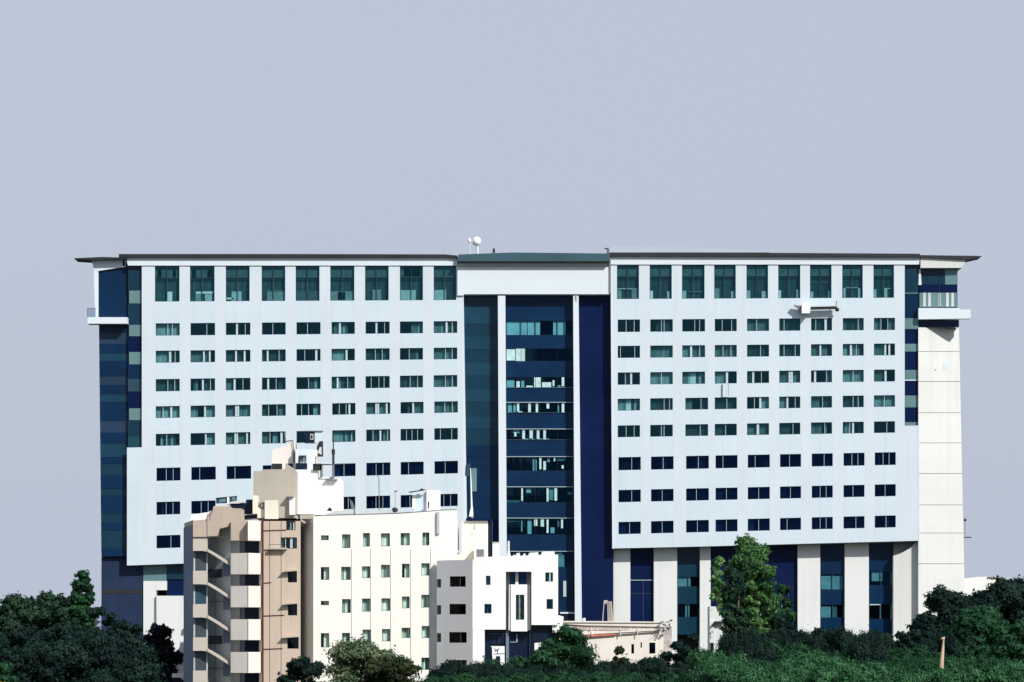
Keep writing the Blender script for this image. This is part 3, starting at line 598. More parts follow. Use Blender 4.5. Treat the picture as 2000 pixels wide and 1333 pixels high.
c = MB(); c.tube(at(574, 905, YT+2.8), at(574, 878, YT+2.8), .09, 'grey_metal'); c.tube(at(574, 878, YT+2.8), at(571.5, 861, YT+2.8), .04, 'dark_metal'); c.tube(at(571.5, 861, YT+2.8), at(556, 863, YT+2.8), .05, 'dark_metal'); c.tube(at(558, 864, YT+2.8), at(556, 843, YT+2.8), .06, 'grey_metal'); build('mast', c, t)
t = roof_item('antenna_mast', 'slim aerial with a small loop on the white block roof under the seventh window column', 'antenna', 740, 1004, YW+2)
c = MB(); c.tube(at(741, 1004, YW+2), at(740, 933, YW+2), .045, 'grey_metal'); c.tube(at(740, 933, YW+2), at(736, 929, YW+2), .04, 'grey_metal'); c.pp([(740, 957), (748, 959), (750, 962), (742, 962)], YW+2, .15, 'pale_metal'); build('mast', c, t)
t = roof_item('vent_pipe', 'short grey vent pipe with a cap on the white block roof', 'vent pipe', 773, 1003, YW+1)
c = MB(); c.tube(at(773, 1002, YW+1), at(773, 963, YW+1), .09, 'pale_metal'); build('pipe', c, t)
c = MB(); c.pp([(770, 963), (776, 960), (776, 958), (770, 959)], YW+.9, .3, 'grey_metal'); build('cap', c, t)
t = roof_item('water_tank', 'white cube shaped tank on the right end of the white block roof', 'water tank', 845, 996, YW+3)
c = MB(); c.pr(833, 859, 958, 998, YW+3, 3, 'white_cool'); build('tank', c, t)
c = MB(); c.pr(805, 832.6, 958, 1003, YW+3.4, 2.6, 'cladding'); c.pr(805, 811, 967, 995, YW+3.3, .1, 'grey_render'); build('side_cabinet', c, t)
c = MB(); c.pp([(798, 961), (818, 958), (824, 954), (827, 956), (834, 957), (820, 959.5), (800, 963)], YW+2.6, .3, 'dark_metal'); c.tube(at(837, 994, YW+2.6), at(837, 980, YW+2.6), .07, 'dark_metal'); build('pipework', c, t)
t = roof_item('vent_pipe', 'stubby dark pipe standing in front of the white roof tank', 'vent pipe', 680, 1005, YW+1)
t['label'] = 'crumpled dark pipe bundle on the left half of the white block roof'
c = MB(); c.pp([(683, 975), (688, 980), (692, 990), (694, 1004), (690, 1005), (686, 993)], YW+.8, .4, 'grey_metal'); c.pp([(638, 998), (643, 991), (647, 993), (648, 999)], YW+.8, .5, 'dark_metal'); build('pipe', c, t)
t = roof_item('solar_panel', 'low white sheet covers lying along the white block parapet', 'roof sheets', 670, 1005, YW+1)
c = MB(); c.pp([(628, 1006.5), (650, 999), (690, 995), (691, 1003), (640, 1006)], YW+.7, 1.2, 'pale_metal'); build('sheet', c, t)
c = MB(); c.pp([(700, 1005), (704, 999), (770, 996), (777, 1001.5), (740, 1004)], YW+.7, 1.2, 'pale_metal'); build('sheet', c, t)
t['label'] = 'low pale metal sheets lying along the white block parapet'; t.name = 'roof_sheet'
t = roof_item('roof_cylinder', 'small dark domed cowl on the roof left of the white cube tank', 'roof cowl', 770, 1001, YW+1)
c = MB(); c.ball(at(771, 997, YW+.9), .32, 'dark_metal', sz=.9); c.tube(at(771, 1003, YW+.9), at(771, 998, YW+.9), .18, 'grey_metal'); build('cowl', c, t, smooth=True)

# ================================================================== TAN BUILDING
YA = 308.0
tan = thing('tan_apartment_building', 'pinkish tan apartment building with curved stair bands and cream corner balconies', 'building', ground_at(480, YA+6))
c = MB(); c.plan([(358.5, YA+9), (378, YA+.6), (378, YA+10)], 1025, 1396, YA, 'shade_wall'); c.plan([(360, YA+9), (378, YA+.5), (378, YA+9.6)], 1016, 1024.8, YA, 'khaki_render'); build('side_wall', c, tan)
c = MB(); c.plan([(377.8, YA+5), (450, YA+1.0), (450, YA+10)], 1024, 1396, YA, 'stair_wall'); build('stair_wall', c, tan)
# darker glazed slots of the stair
for i in range(5):
    y0 = 1077+i*64.5; c = MB()
    c.pr(381, 403, y0+2, y0+40, YA+.9, .1, ['slot_grey', 'skin_slate', 'slot_grey', 'slot_grey', 'skin_deepteal'][i]); c.pr(378, 381, y0, y0+41, YA+.85, .12, 'stair_wall'); c.pr(403, 405.5, y0, y0+41, YA+.85, .12, 'stair_wall')
    build('stair_window', c, tan)
SWL = Wall(YA+5, x0=377.8, x1=450, Y2=YA+1)
for i in range(5):
    y0 = 1050+i*65.0; c = MB()
    SWL.bar(c, 436, 449, y0+50, y0+76, -.12, -.05, 'shade_wall'); build('stair_panel', c, tan)
    c = MB(); SWL.bar(c, 420, 420.6, y0+34, y0+88, -.1, -.05, 'joint'); build('stair_joint', c, tan)
    c = MB(); SWL.bar(c, 407, 449, y0+60, y0+60.8, -.11, -.051, 'joint') if i % 2 else SWL.bar(c, 407, 434, y0+62, y0+78, -.11, -.05, 'slot_grey'); build('stair_panel', c, tan)
c = MB()
c.pp([(377, 1049), (405, 1049), (405, 1015), (377, 1018)], YA+.1, 1.2, 'tan_render')
c.pp([(405, 1048), (425, 1047), (429, 1033), (449.8, 1028), (449.8, 993), (447, 993), (447, 989), (417, 989.5), (414, 1003), (405, 1010)], YA, 4, 'tan_render')
c.pp([(449.8, 1056), (484, 1056), (484, 1018), (471, 1018), (470.5, 993.5), (449.8, 993)], YA+.02, 4, 'tan_render')
build('upper_wall', c, tan)
c = MB(); c.pp([(371, 1016.5), (403, 1014.5), (403, 1003), (412, 998), (414, 1001.5), (405, 1009.8), (405, 1001), (374, 1006)], YA+1, .6, 'white_cool'); c.pp([(371, 1017), (405, 1014.6), (405, 1002), (374, 1005.5)], YA+.9, .3, 'white_cool'); build('parapet', c, tan)
c = MB()
for x in (404, 410): c.pr(x, x+.8, 1001, 1016, YA-.05, .05, 'joint')
c.pr(377, 450, 1048.8, 1049.6, YA+.0, .1, 'joint'); build('joint_line', c, tan)
for i in range(5):
    y0 = 1050+i*65.0; c = MB()
    top = [(377, y0), (405, y0-1)]; bot = [(377, y0+26.5), (396, y0+26)]
    # flat parapet then swept ramp curving down to the right
    c.pp([(377, y0+26.5), (394, y0+26.2), (405, y0+28), (405, y0), (377, y0+.5)], YA+.15, .5, 'band_render')
    n = 9; up = []; lo = []
    for k in range(n+1):
        s_ = k/n; x = 405+44.5*s_; up.append((x, y0+22.5+27*s_**1.08)); lo.append((x, y0+28+28*s_**1.08))
    c.pp(lo+up[::-1], YA+.05, .9, 'band_render')
    build('stair_parapet', c, tan)
c = MB(); c.pr(449.6, 450.5, 1020, 1396, YA-.3, .3, 'joint'); build('joint_line', c, tan)
fl = [(1018, 1056.5), (1081, 1122), (1145, 1186.5), (1210, 1250.5), (1274, 1314.5), (1338, 1380)]
for i, (a, z) in enumerate(fl):
    c = MB(); q = [(450.6, YA-.2), (484.6, YA-1.1), (510.5, YA+.35), (510.5, YA+2), (450.6, YA+2)]
    if i == 0: q = [(484.2, YA-1.1), (510.5, YA+.35), (510.5, YA+2), (484.2, YA+2)]
    c.plan(q, a, z, YA, 'balcony_render'); bo = build('balcony', c, tan)
    if i:
        c = MB(); c.plan([(484.2, YA-1.13), (485.0, YA-1.13), (485.0, YA-1.05), (484.2, YA-1.05)], a+.5, z-.5, YA, 'joint'); build('corner_joint', c, bo)
    if i < 5:
        z2 = fl[i+1][0]; c = MB()
        c.pr(450.6, 468, z, z2, YA+1.7, .5, 'stair_wall'); c.pr(468, 478, z, z2, YA+1.9, .4, 'shade_wall'); c.pr(478, 506, z, z2, YA+2.0, .3, 'dark_glass'); c.pr(506, 511, z, z2, YA+.9, 1.3, 'balcony_render')
        build('balcony_recess', c, tan)
c = MB(); c.pr(510.8, 514.3, 1012, 1396, YA+.2, .4, 'rust'); build('downpipe', c, tan)
wr = Wall(YA+.8); c = MB()
th = [(559, 577, 1018, 1036), (548, 580, 1050, 1072), (562, 580, 1116, 1138), (562, 580.5, 1180, 1202.5), (561, 583.5, 1245, 1267.5), (561, 583.5, 1309, 1331)]
wr.wall(c, 514.3, 587, 1014, 1396, th, 'pink_render', .5)
c.face([wr.P(514.3, 1396, 1.2), wr.P(587, 1396, 1.2), wr.P(587, 1014, 1.2), wr.P(514.3, 1014, 1.2)], 'room')
zt = at(0, 1014, YA+.8).z
c.extr([wr.P(514.3, 1014), wr.P(587, 1014), wr.P(587, 1014, 10), wr.P(514.3, 1014, 10)], (0, 0, -.2), 'tan_render')
build('front_wall', c, tan)
window(tan, wr, th[0], 'dg|dw', 'glass_clear', 'frame_dark', 'mullion', dep=.3); window(tan, wr, th[1], 'gd|ddw|dd', 'glass_clear', 'frame_dark', 'mullion', dep=.3, mw=1.2)
for q in th[2:]: window(tan, wr, q, 'dddd', 'glass_dark', 'dark_metal', 'dark_metal', dep=.35)
for (x0_, x1_, y) in [(514.5, 560, 1035.5), (514.5, 558, 1073.5), (514.5, 530, 1138), (514.5, 556, 1202), (514.5, 552, 1267)]:
    c = MB(); c.pp([(x0_, y+1.5), (x1_, y), (x1_, y-.9), (x0_, y+.6)], YA+.7, .099, 'rust'); build('floor_ledge', c, tan)
for x in (526.5, 549):
    c = MB(); c.pr(x, x+.5, 1014, 1333, YA+.76, .039, 'joint'); build('wall_joint', c, tan)
for q in th[2:5]:
    c = MB(); c.pp([(q[0]-12, q[2]+2), (q[1]-1, q[2]-.4), (q[1]-1, q[2]-1.8), (q[0]-4, q[2]-1.6)], YA+.2, .59, 'khaki_render'); build('window_hood', c, tan)
c = MB(); c.pr(526, 560, 1070, 1073.4, YA+.2, .6, 'khaki_render'); c.pr(526, 560, 1063.5, 1064.4, YA+.25, .05, 'dark_metal'); c.pr(526, 526.6, 1064.4, 1070, YA+.25, .05, 'dark_metal'); c.pr(559.4, 560, 1064.4, 1070, YA+.25, .05, 'dark_metal'); build('window_balcony', c, tan)
# roof mass
c = MB(); c.plan([(450, YA+4.2), (586, YA+3), (586, YA+12), (450, YA+12)], 1016, 1396, YA, 'khaki_render'); build('rear_wall', c, tan)
# khaki lift tower of the tan building
YK = 320.0
tw = MB(); tw.pr(495, 576.8, 920.5, 1012, YK, 8, 'khaki_render'); tw.pp([(512, 920.4), (576.8, 920.4), (576.8, 918), (560, 906), (556, 917), (512, 917.5)], YK+.02, 5, 'khaki_render'); tower = build('lift_tower', tw, tan)
c = MB(); c.pr(565, 576, 972, 1006, YK-.6, .6, 'grey_render'); c.pr(559, 573, 970, 971.6, YK-.9, .9, 'grey_metal'); build('duct', c, tower)
c = MB(); c.pr(577, 612, 1004.5, 1006, YK-3, 3, 'grey_metal'); c.pr(586, 612, 1006, 1014, YK-3.5, 4, 'khaki_render'); build('terrace_edge', c, tan)
t = roof_item('roof_hut', 'small cream hut with a tiny brown window on the tan building roof', 'rooftop hut', 528, 1012, YA+4)
c = MB(); c.plan([(516, YA+5), (517, YA+3.6), (544, YA+3.4), (544, YA+5)], 977, 1014, YA+3, 'cream_hut'); c.pr(493.5, 503, 968, 1004, YA+4, 2, 'cream_hut'); c.pr(503, 516, 992, 1012, YA+4.1, 1.5, 'cream_hut'); c.pr(503, 517, 981, 992, YA+4.3, 1.2, 'khaki_render'); build('wall', c, t)
c = MB(); c.pr(508.5, 516.5, 982, 993.5, YA+4.02, .2, 'rust'); f_ = build('window_frame', c, t); c = MB(); c.pr(510.5, 514.5, 984, 991.5, YA+3.98, .03, 'stair_wall'); build('pane', c, f_)
t = roof_item('rooftop_awning', 'dark blue roof canopy with a bright metal edge behind the tan stepped wall', 'roof canopy', 468, 1004, YA+5)
c = MB(); c.pp([(448, 996), (470.7, 997), (471, 1015), (505, 1012), (494, 1004.5), (493.4, 976), (481, 976), (480, 983), (448, 980)], YA+5, 3, 'dark_glass'); build('canopy', c, t)
c = MB(); c.pp([(447, 984), (465, 984), (480, 981), (480, 978), (465, 979), (447, 979)], YA+4.8, .3, 'pale_metal'); c.pp([(471, 1007), (497, 1005.6), (497, 1004.4), (471, 1005.5)], YA+4.8, .1, 'pale_metal'); build('edge', c, t)
c = MB(); c.pr(497, 502, 1003, 1009, YA+4.7, .4, 'dark_metal'); build('spotlight', c, t)
t = roof_item('glass_skylight', 'small pale framed glass skylight on top of the tan stepped wall', 'skylight', 440, 990, YA+3)
c = MB(); c.pp([(418, 989), (447, 984.5), (447, 988.5), (447, 990), (416, 990.5)], YA+3, 2, 'pale_metal'); c.pr(443.5, 447.5, 971.5, 984, YA+2.9, .4, 'white_cool'); build('curb', c, t)
c = MB(); c.pp([(422, 984), (443.4, 983), (443.4, 971), (422, 973.5)], YA+3.1, .2, 'skin_slate'); c.pp([(447.6, 981), (462.5, 978), (462.5, 969.5), (447.6, 970.5)], YA+3.1, .2, 'skin_slate'); c.pp([(428, 982), (441, 980), (441, 974), (428, 976)], YA+3.05, .04, 'spandrel_pale'); c.pp([(453, 978), (460, 977), (460, 971), (453, 971.5)], YA+3.05, .04, 'spandrel_pale'); build('pane', c, t)
c = MB(); c.pp([(421, 973.8), (463, 969.8), (463, 968.9), (421, 972.8)], YA+3.0, .4, 'dark_metal'); build('rim', c, t)

# ================================================================== ROOF HUT + SMALL WHITE BUILDING
YS = 312.0
t = thing('rooftop_hut', 'cream rooftop hut with stained wall between the white block and the blue glass', 'rooftop hut', tuple(at(928, 1090, YS+9)))
c = MB(); c.pr(902, 953, 1018, 1098, YS+9, 5, 'cream_hut'); c.pr(893.5, 902, 1082, 1098, YS+8.5, 5, 'cream_hut'); build('wall', c, t)
c = MB(); c.pr(910, 960, 1012.5, 1017.6, YS+8.7, 7, 'skin_navy'); c.pr(953.5, 961.5, 1017.6, 1098, YS+9.2, 5, 'dark_glass'); build('roof_edge', c, t)
c = MB(); c.pp([(925.5, 1035), (928, 1035), (927, 1024), (926, 1024)], YS+8.96, .03, 'khaki_render'); c.pp([(920, 1045), (924, 1045), (922, 1041)], YS+8.96, .03, 'khaki_render'); c.pr(922, 922.5, 1045, 1068, YS+8.97, .02, 'stone_rough'); build('stain', c, t)
c = MB(); c.pr(892, 899, 1075, 1080, YS+8.3, .5, 'stair_wall'); c.pr(880, 885, 1058, 1092, YS+14, .6, 'khaki_render'); build('vent', c, t)
t = thing('air_conditioner', 'pale louvred air conditioner at the foot of the rooftop hut', 'air conditioner', tuple(at(940, 1090, YS+8)))
c = MB(); c.pr(926, 947, 1070, 1093, YS+7.8, .9, 'grey_render'); build('casing', c, t)
c = MB(); 
for k in range(8): c.pr(931+k*1.9, 932+k*1.9, 1073, 1088, YS+7.74, .06, 'grey_metal')
build('grille', c, t)
t = thing('chimney', 'slim white pole with a pale blue glass vane above the rooftop hut', 'pole', tuple(at(921, 1012, YS+10)))
t.name = 'roof_pole'
c = MB(); c.tube(at(922, 1012, YS+10), at(919, 915, YS+10), .10, 'white_cool', r2=.04); c.pp([(916, 1009), (924.5, 1009), (923.5, 992), (920, 990)], YS+9.8, .4, 'white_cool'); build('pole', c, t)
c = MB(); c.pr(921, 931, 915, 960, YS+10, .08, 'spandrel_pale'); c.pp([(908, 930), (918, 930), (919, 905), (909, 909)], YS+10.1, .08, 'skin_slate'); build('vane', c, t)
t = thing('concrete_block', 'pale grey box beside the base of the left white pillar', 'roof box', tuple(at(968, 1090, YS+9)))
c = MB(); c.pr(962, 975, 1060, 1098, YS+9, 1.5, 'grey_render'); build('box_body', c, t)
c = MB(); c.pr(961.7, 975.3, 1059, 1060.3, YS+8.9, 1.7, 'khaki_render'); build('lid', c, t)
t = thing('roof_vent', 'small white flared vent post right of the left white pillar foot', 'vent', tuple(at(994, 1088, YS+6)))
c = MB(); c.pp([(990, 1087), (998, 1087), (995.5, 1077), (995.5, 1057), (991.5, 1057), (991.5, 1077)], YS+6, .3, 'pale_metal'); build('post', c, t)
t = thing('roof_clutter', 'row of low white covers along the small white building roof edge', 'roof covers', tuple(at(1030, 1086, YS+4)))
for (a, b_, y) in [(1001, 1005, 1082), (1006, 1016, 1080), (1020, 1027, 1081), (1031, 1052, 1079), (1056, 1084, 1077)]:
    c = MB(); c.pp([(a, 1086.5), (b_, 1086.5), (b_-1, y), (a+3, y+1)], YS+4, .8, 'pale_metal'); build('cover', c, t)

sm = thing('small_white_building', 'small white building with a grey side wing and recessed bay before the blue glass', 'building', ground_at(980, YS+6))
gw = Wall(YS+3, x0=853, x1=923, Y2=YS)
gh = [(853.6, 861.5, 1131.5, 1148), (853.6, 861.5, 1182.5, 1200.5), (853.6, 861.5, 1237, 1254.5), (878.8, 909.5, 1126, 1146.5), (878, 910, 1180, 1200.5), (877.5, 911.5, 1235, 1256), (877.5, 911.5, 1289.5, 1310)]
c = MB(); gw.wall(c, 853, 923, 1098, 1410, gh, 'grey_render', .35)
c.face([gw.P(853, 1410, .85), gw.P(923, 1410, .85), gw.P(923, 1098, .85), gw.P(853, 1098, .85)], 'room')
c.extr([gw.P(853, 1098), gw.P(923, 1098), gw.P(923, 1093.5), gw.P(880, 1094.5), gw.P(853, 1095.5)], (0, .7, 0), 'grey_render')
build('grey_wall', c, sm)
for i, q in enumerate(gh):
    if i < 3: window(sm, gw, q, 'gt', 'glass_clear', 'frame_dark', 'mullion', bw=.8, dep=.2)
    else: window(sm, gw, q, 'dddd|dd' if i != 4 else 'ddddd', 'glass_dark', 'dark_metal', 'grey_metal', bw=.8, dep=.25)
sw = Wall(YS)
wh2 = [(949, 958, 1125, 1143), (946, 960, 1180, 1198.5), (1065, 1080, 1118.5, 1136.5), (1067.5, 1080, 1170.5, 1190)]
c = MB()
sw.wall(c, 923, 1090, 1098, 1230, wh2, 'white_cool', .3, cuts=[(988, 1038, 1117, 1230), (1038, 1090, 1221, 1230)])
c.pp([(923, 1097.9), (1090, 1097.9), (1090, 1083.5), (1000, 1086.5), (940, 1088.5), (923, 1093.5)], YS-.01, 9, 'white_cool')
c.pr(923.2, 946.5, 1230, 1410, YS+.02, 6, 'white_cool')
x1 = at(1090, 0, YS).x; c.face([(x1, YS, at(0, 1221, YS).z), (x1, YS+9, at(0, 1221, YS).z), (x1, YS+9, at(0, 1098, YS).z), (x1, YS, at(0, 1098, YS).z)], 'white_cool')
c.pp([(1080, 1236), (1097, 1236), (1101, 1205), (1090.3, 1202), (1090.3, 1221.3), (1078, 1221.3)], YS+.3, 5, 'white_cool')
c.face([sw.P(930, 1222, 1.5), sw.P(988, 1222, 1.5), sw.P(988, 1100, 1.5), sw.P(930, 1100, 1.5)], 'room'); c.face([sw.P(1038, 1222, 1.5), sw.P(1088, 1222, 1.5), sw.P(1088, 1100, 1.5), sw.P(1038, 1100, 1.5)], 'room')
build('white_wall', c, sm)
for i, q in enumerate(wh2): window(sm, sw, q, ['gp', 'dtd', 'dpwt', 'dt'][i], 'glass_teal', 'frame_dark', 'mullion', bw=.9, dep=.2)
c = MB(); c.face([sw.P(988, 1232, 1.6), sw.P(1038, 1232, 1.6), sw.P(1038, 1117, 1.6), sw.P(988, 1117, 1.6)], 'stair_wall')
c.face([sw.P(988, 1232), sw.P(988, 1232, 1.6), sw.P(988, 1117, 1.6), sw.P(988, 1117)], 'stair_wall'); c.face([sw.P(1038, 1232), sw.P(1038, 1232, 1.6), sw.P(1038, 1117, 1.6), sw.P(1038, 1117)], 'grey_render')
c.face([sw.P(988, 1117), sw.P(1038, 1117), sw.P(1038, 1117, 1.6), sw.P(988, 1117, 1.6)], 'stair_wall')
c.pr(1006.5, 1012.5, 1117, 1142, YS+1.0, .5, 'white_cool'); build('recess', c, sm)
wb = Wall(YS+1.3)
for q in [(996, 1006, 1118.5, 1141.5), (1012.7, 1027.5, 1117.5, 1141)]: window(sm, wb, q, 'dt|dd', 'glass_navy', 'dark_metal', 'mullion_dim', dep=.1)
bw_ = Wall(YS+.5); c = MB(); bw_.wall(c, 998, 1030, 1142, 1232, [(1007.5, 1024, 1162, 1211)], 'white_cool', .25)
c.pp([(993, 1231), (998, 1232), (998, 1142), (994, 1142)], YS+.6, .9, 'pale_metal'); c.pp([(1030, 1232), (1036, 1231), (1036, 1142.5), (1030, 1142)], YS+.6, .9, 'grey_render')
c.pr(998, 1030, 1232.1, 1233.6, YS+.45, 1.1, 'grey_render'); c.face([bw_.P(999, 1220, .8), bw_.P(1029, 1220, .8), bw_.P(1029, 1150, .8), bw_.P(999, 1150, .8)], 'room')
bay = build('bay', c, sm); window(sm, bw_, (1007.5, 1024, 1162, 1211), 'dt|ptd', 'glass_clear', 'dark_metal', 'mullion', dep=.15, trans=(1178, 1195))
c = MB(); c.pr(946.6, 988, 1229.8, 1410, YS+1.2, 4, 'dark_glass'); c.pr(955, 985, 1239, 1258, YS+1.1, .1, 'low_glazing'); c.pr(954, 985, 1238, 1239, YS+1.05, .1, 'mullion_dim'); c.pr(974, 974.8, 1239, 1258, YS+1.0, .1, 'mullion_dim'); c.pr(964.5, 965, 1239, 1258, YS+1.0, .1, 'mullion_dim')
c.pr(988, 994, 1233, 1410, YS+.9, 4, 'shade_wall'); c.pr(994, 1038, 1233.7, 1410, YS+1.3, 4, 'low_glazing'); c.pr(996, 1010, 1254.2, 1255.2, YS+1.2, .1, 'mullion'); c.pr(1008.5, 1010.5, 1240, 1255, YS+1.2, .1, 'mullion'); c.pr(1034, 1036.5, 1233.8, 1290, YS+1.1, .2, 'shade_wall')
c.pp([(1038, 1410), (1079, 1410), (1079, 1230), (1081, 1221.5), (1038, 1221.5)], YS+.8, 4, 'dark_glass'); build('ground_floor_glazing', c, sm)
t = thing('sign_board', 'white board with a black scrawled mark by the foot of the small white building', 'sign', ground_at(973, YS-1))
c = MB(); c.pp([(961.5, 1282), (985.5, 1282), (985.5, 1262.5), (958, 1262.5), (961, 1265)], YS-1, .12, 'white_plastic')
c.pr(962, 968.5, 1282, 1400, YS-1, .1, 'white_plastic'); c.pr(977, 985.5, 1282, 1400, YS-1, .1, 'white_plastic'); build('board', c, t)
c = MB()
for a, b_ in [((966.5, 1266), (968, 1273)), ((968, 1273), (970.5, 1268)), ((970.5, 1268), (972, 1273)), ((972, 1273), (975, 1265)), ((971.5, 1270), (971.8, 1276.5)), ((965, 1277.5), (986, 1277))]: c.tube(at(*a, YS-1.03), at(*b_, YS-1.03), .025, 'dark_metal', n=5)
build('lettering', c, t)
t = thing('porch_frame', 'white porch arch beside the dark ground floor of the small white building', 'porch', ground_at(1055, YS-2))
c = MB(); c.pp([(1044, 1400), (1051, 1400), (1051, 1264), (1068, 1264), (1069, 1254.5), (1044, 1256.5)], YS-2, .8, 'white_cool'); build('arch', c, t)

# ================================================================== LOW PEACH BUILDING
YL = 345.0
low = thing('low_building', 'low peach building with a tiled roof edge at the foot of the blue glass', 'building', ground_at(1200, YL+5))
lw_ = Wall(YL); c = MB(); lh = [(1233, 1238.5, 1258.5, 1277), (1251, 1253.8, 1255, 1265.5), (1268, 1280, 1255.5, 1277)]
lw_.wall(c, 1092, 1296, 1231, 1385, lh, 'peach_wall', .3)
c.face([lw_.P(1092, 1385, 1), lw_.P(1296, 1385, 1), lw_.P(1296, 1231, 1), lw_.P(1092, 1231, 1)], 'room'); c.pr(1296, 1312, 1225, 1385, YL+.6, 5, 'stone_rough'); build('wall', c, low)
for q in lh: window(low, lw_, q, 'dd', 'glass_navy', 'dark_metal', 'dark_metal', dep=.2)
c = MB(); c.pp([(1094, 1231), (1296, 1231), (1292, 1224), (1140, 1222), (1094, 1219)], YL-.12, 8, 'tile_roof'); c.pp([(1092, 1218.8), (1140, 1221.8), (1290, 1224.5), (1302, 1218), (1296, 1214.5), (1200, 1214.5), (1092, 1214)], YL-.3, 9, 'peach_wall')
c.pp([(1090, 1216), (1300, 1217), (1300, 1214.6), (1090, 1213)], YL-.45, 9, 'balcony_render'); build('roof', c, low)
c = MB(); c.pp([(1146, 1245), (1204, 1240.5), (1204, 1238), (1146, 1240)], YL-.3, .3, 'terracotta'); c.pp([(1206, 1240), (1288, 1234), (1288, 1231.5), (1206, 1238)], YL-.25, .25, 'stone_rough'); c.pp([(1140, 1240), (1290, 1231.4), (1290, 1228), (1140, 1236)], YL-.34, .3, 'peach_wall'); build('awning', c, low)
c = MB()
for x0_, x1_ in ((1155, 1157), (1211, 1212), (1245, 1246)): c.pr(x0_, x1_, 1226, 1242, YL-.45, .1, 'peach_wall')
build('gutter_bracket', c, low)
t = thing('roof_canister', 'tiny white rounded drum on the low roof beside the right white pillar', 'drum', tuple(at(1140, 1214, YL)))
c = MB(); c.tube(at(1140, 1214, YL-.3), at(1140, 1207.5, YL-.3), .2, 'white_plastic', n=10); build('drum', c, t); c = MB(); c.tube(at(1140, 1207.5, YL-.3), at(1140, 1206.8, YL-.3), .23, 'grey_metal', n=10); build('lid', c, t)
t = thing('hanging_cloth', 'faded cream cloth hanging by a dark post on the low roof', 'cloth', tuple(at(1188, 1214, YL+1)))
c = MB()
for k in range(6): c.pp([(1187+k*1.7+k*.1, 1214), (1188.7+k*1.7+k*.1, 1214), (1187.6+k*1.5, 1175), (1186+k*1.5, 1175)], YL+1+(k % 2)*.08, .03, 'khaki_render')
build('cloth', c, t)
c = MB(); c.tube(at(1177, 1214, YL+1), at(1180, 1173, YL+1), .05, 'khaki_render'); c.pp([(1180, 1180), (1187, 1180), (1187, 1173), (1180, 1173)], YL+1.1, .05, 'stone_rough'); build('post', c, t)
t = thing('rubble_pile', 'dark scrap heap on the right end of the low tiled roof', 'scrap', tuple(at(1300, 1225, YL)))
c = MB(); rr = random.Random(5)
for k in range(26):
    x = rr.uniform(1288, 1311); y = rr.uniform(1213, 1232); c.tube(at(x, y, YL-.9), at(x+rr.uniform(-6, 6), y+rr.uniform(-3, 3), YL-.9+rr.uniform(-.4, .4)), rr.uniform(.03, .10), rr.choice(['dark_metal', 'grey_metal', 'stone_rough']), n=5)
build('scrap_bars', c, t)
t = thing('gate_tower', 'narrow cream wall tower with a dark ledge at the foot of the tall tree', 'tower', ground_at(1400, 372))
c = MB(); c.pp([(1386, 1360), (1417, 1360), (1417, 1197), (1402, 1197), (1398, 1185), (1386, 1185)], 372, 4, 'pilaster'); c.pr(1386, 1394.6, 1214, 1256, 371.8, .2, 'pilaster'); build('tower_wall', c, t)
c = MB(); c.pp([(1390, 1221), (1394, 1222), (1398, 1217.5), (1416, 1215.5), (1416, 1213.3), (1396, 1214)], 371.3, .6, 'dark_metal'); build('ledge', c, t)
c = MB(); c.pr(1388, 1394, 1257, 1280, 371.8, .1, 'dark_glass'); build('door', c, t)
t = thing('white_hall', 'pale curved roof hall just visible behind the right hand trees', 'hall', ground_at(1940, 470))
c = MB(); c.pp([(1872, 1350), (2120, 1350), (2120, 1160), (2060, 1143), (1995, 1132), (1950, 1127.5), (1912, 1127), (1885, 1130), (1872, 1134)], 470, 20, 'white_cool'); build('roof', c, t)
c = MB(); c.pp([(1930, 1127.6), (1962, 1130), (1962, 1128.6), (1930, 1126.6)], 469.7, .3, 'khaki_render'); build('ridge', c, t)

# ================================================================== TREES
def crown_arrays(w, h, seed, z0, leaf, dens, lobes, shape='round', gap=0.0):
    R = np.random.default_rng(seed); rx = w/2; cz = (z0+h)/2; rz = (h-z0)/2
    P = []; Nn = []; Sz = []
    cs = []
    for i in range(lobes):
        for _ in range(30):
            p = R.uniform(-1, 1, 3); r = float((np.abs(p)**2.7).sum()**(1/2.7))
            if r > 1 or r < .35: continue
            if shape == 'dome' and p[2] < -.15 and r < .8: continue
            break
        
        s = R.uniform(.15, .34)
        cs.append((p[0]*rx*.84, p[1]*rx*.84, cz+p[2]*rz*.86, s*min(rx, rz*1.3)*(1.9 if shape == 'column' else 1)))
    for (x, y, z, s) in cs:
        n = int(dens*s*s*12*1.5)
        d = R.normal(size=(n, 3)); d /= np.linalg.norm(d, axis=1)[:, None]
        d[:, 2] = np.where(R.random(n) < .6, np.abs(d[:, 2]), d[:, 2])
        rad = s*(R.random(n)**.35)*(1+.22*R.normal(size=n))*(1+.25*np.sin(d[:, 0]*5+x)*np.cos(d[:, 2]*6+y))
        pos = np.array([x, y, z])+d*rad[:, None]*np.array([1, 1, .82])
        P.append(pos); Nn.append(d); Sz.append(R.uniform(.6, 1.25, n)*leaf*.78)
    P = np.concatenate(P); Nn = np.concatenate(Nn); Sz = np.concatenate(Sz)
    k = (P[:, 2] > .5)
    if gap: k &= R.random(len(P)) > gap
    P, Nn, Sz = P[k], Nn[k], Sz[k]; n = len(P)
    nn = Nn+R.normal(size=(n, 3))*.33; nn /= np.linalg.norm(nn, axis=1)[:, None]
    u = np.cross(nn, R.normal(size=(n, 3))); u /= np.linalg.norm(u, axis=1)[:, None]; v = np.cross(nn, u)
    a = Sz[:, None]*u; b = Sz[:, None]*v*.55
    droop = -nn*Sz[:, None]*.25
    V = np.stack([P-a+droop, P-b, P+a+droop, P+b], axis=1).reshape(-1, 3)
    return V, cs
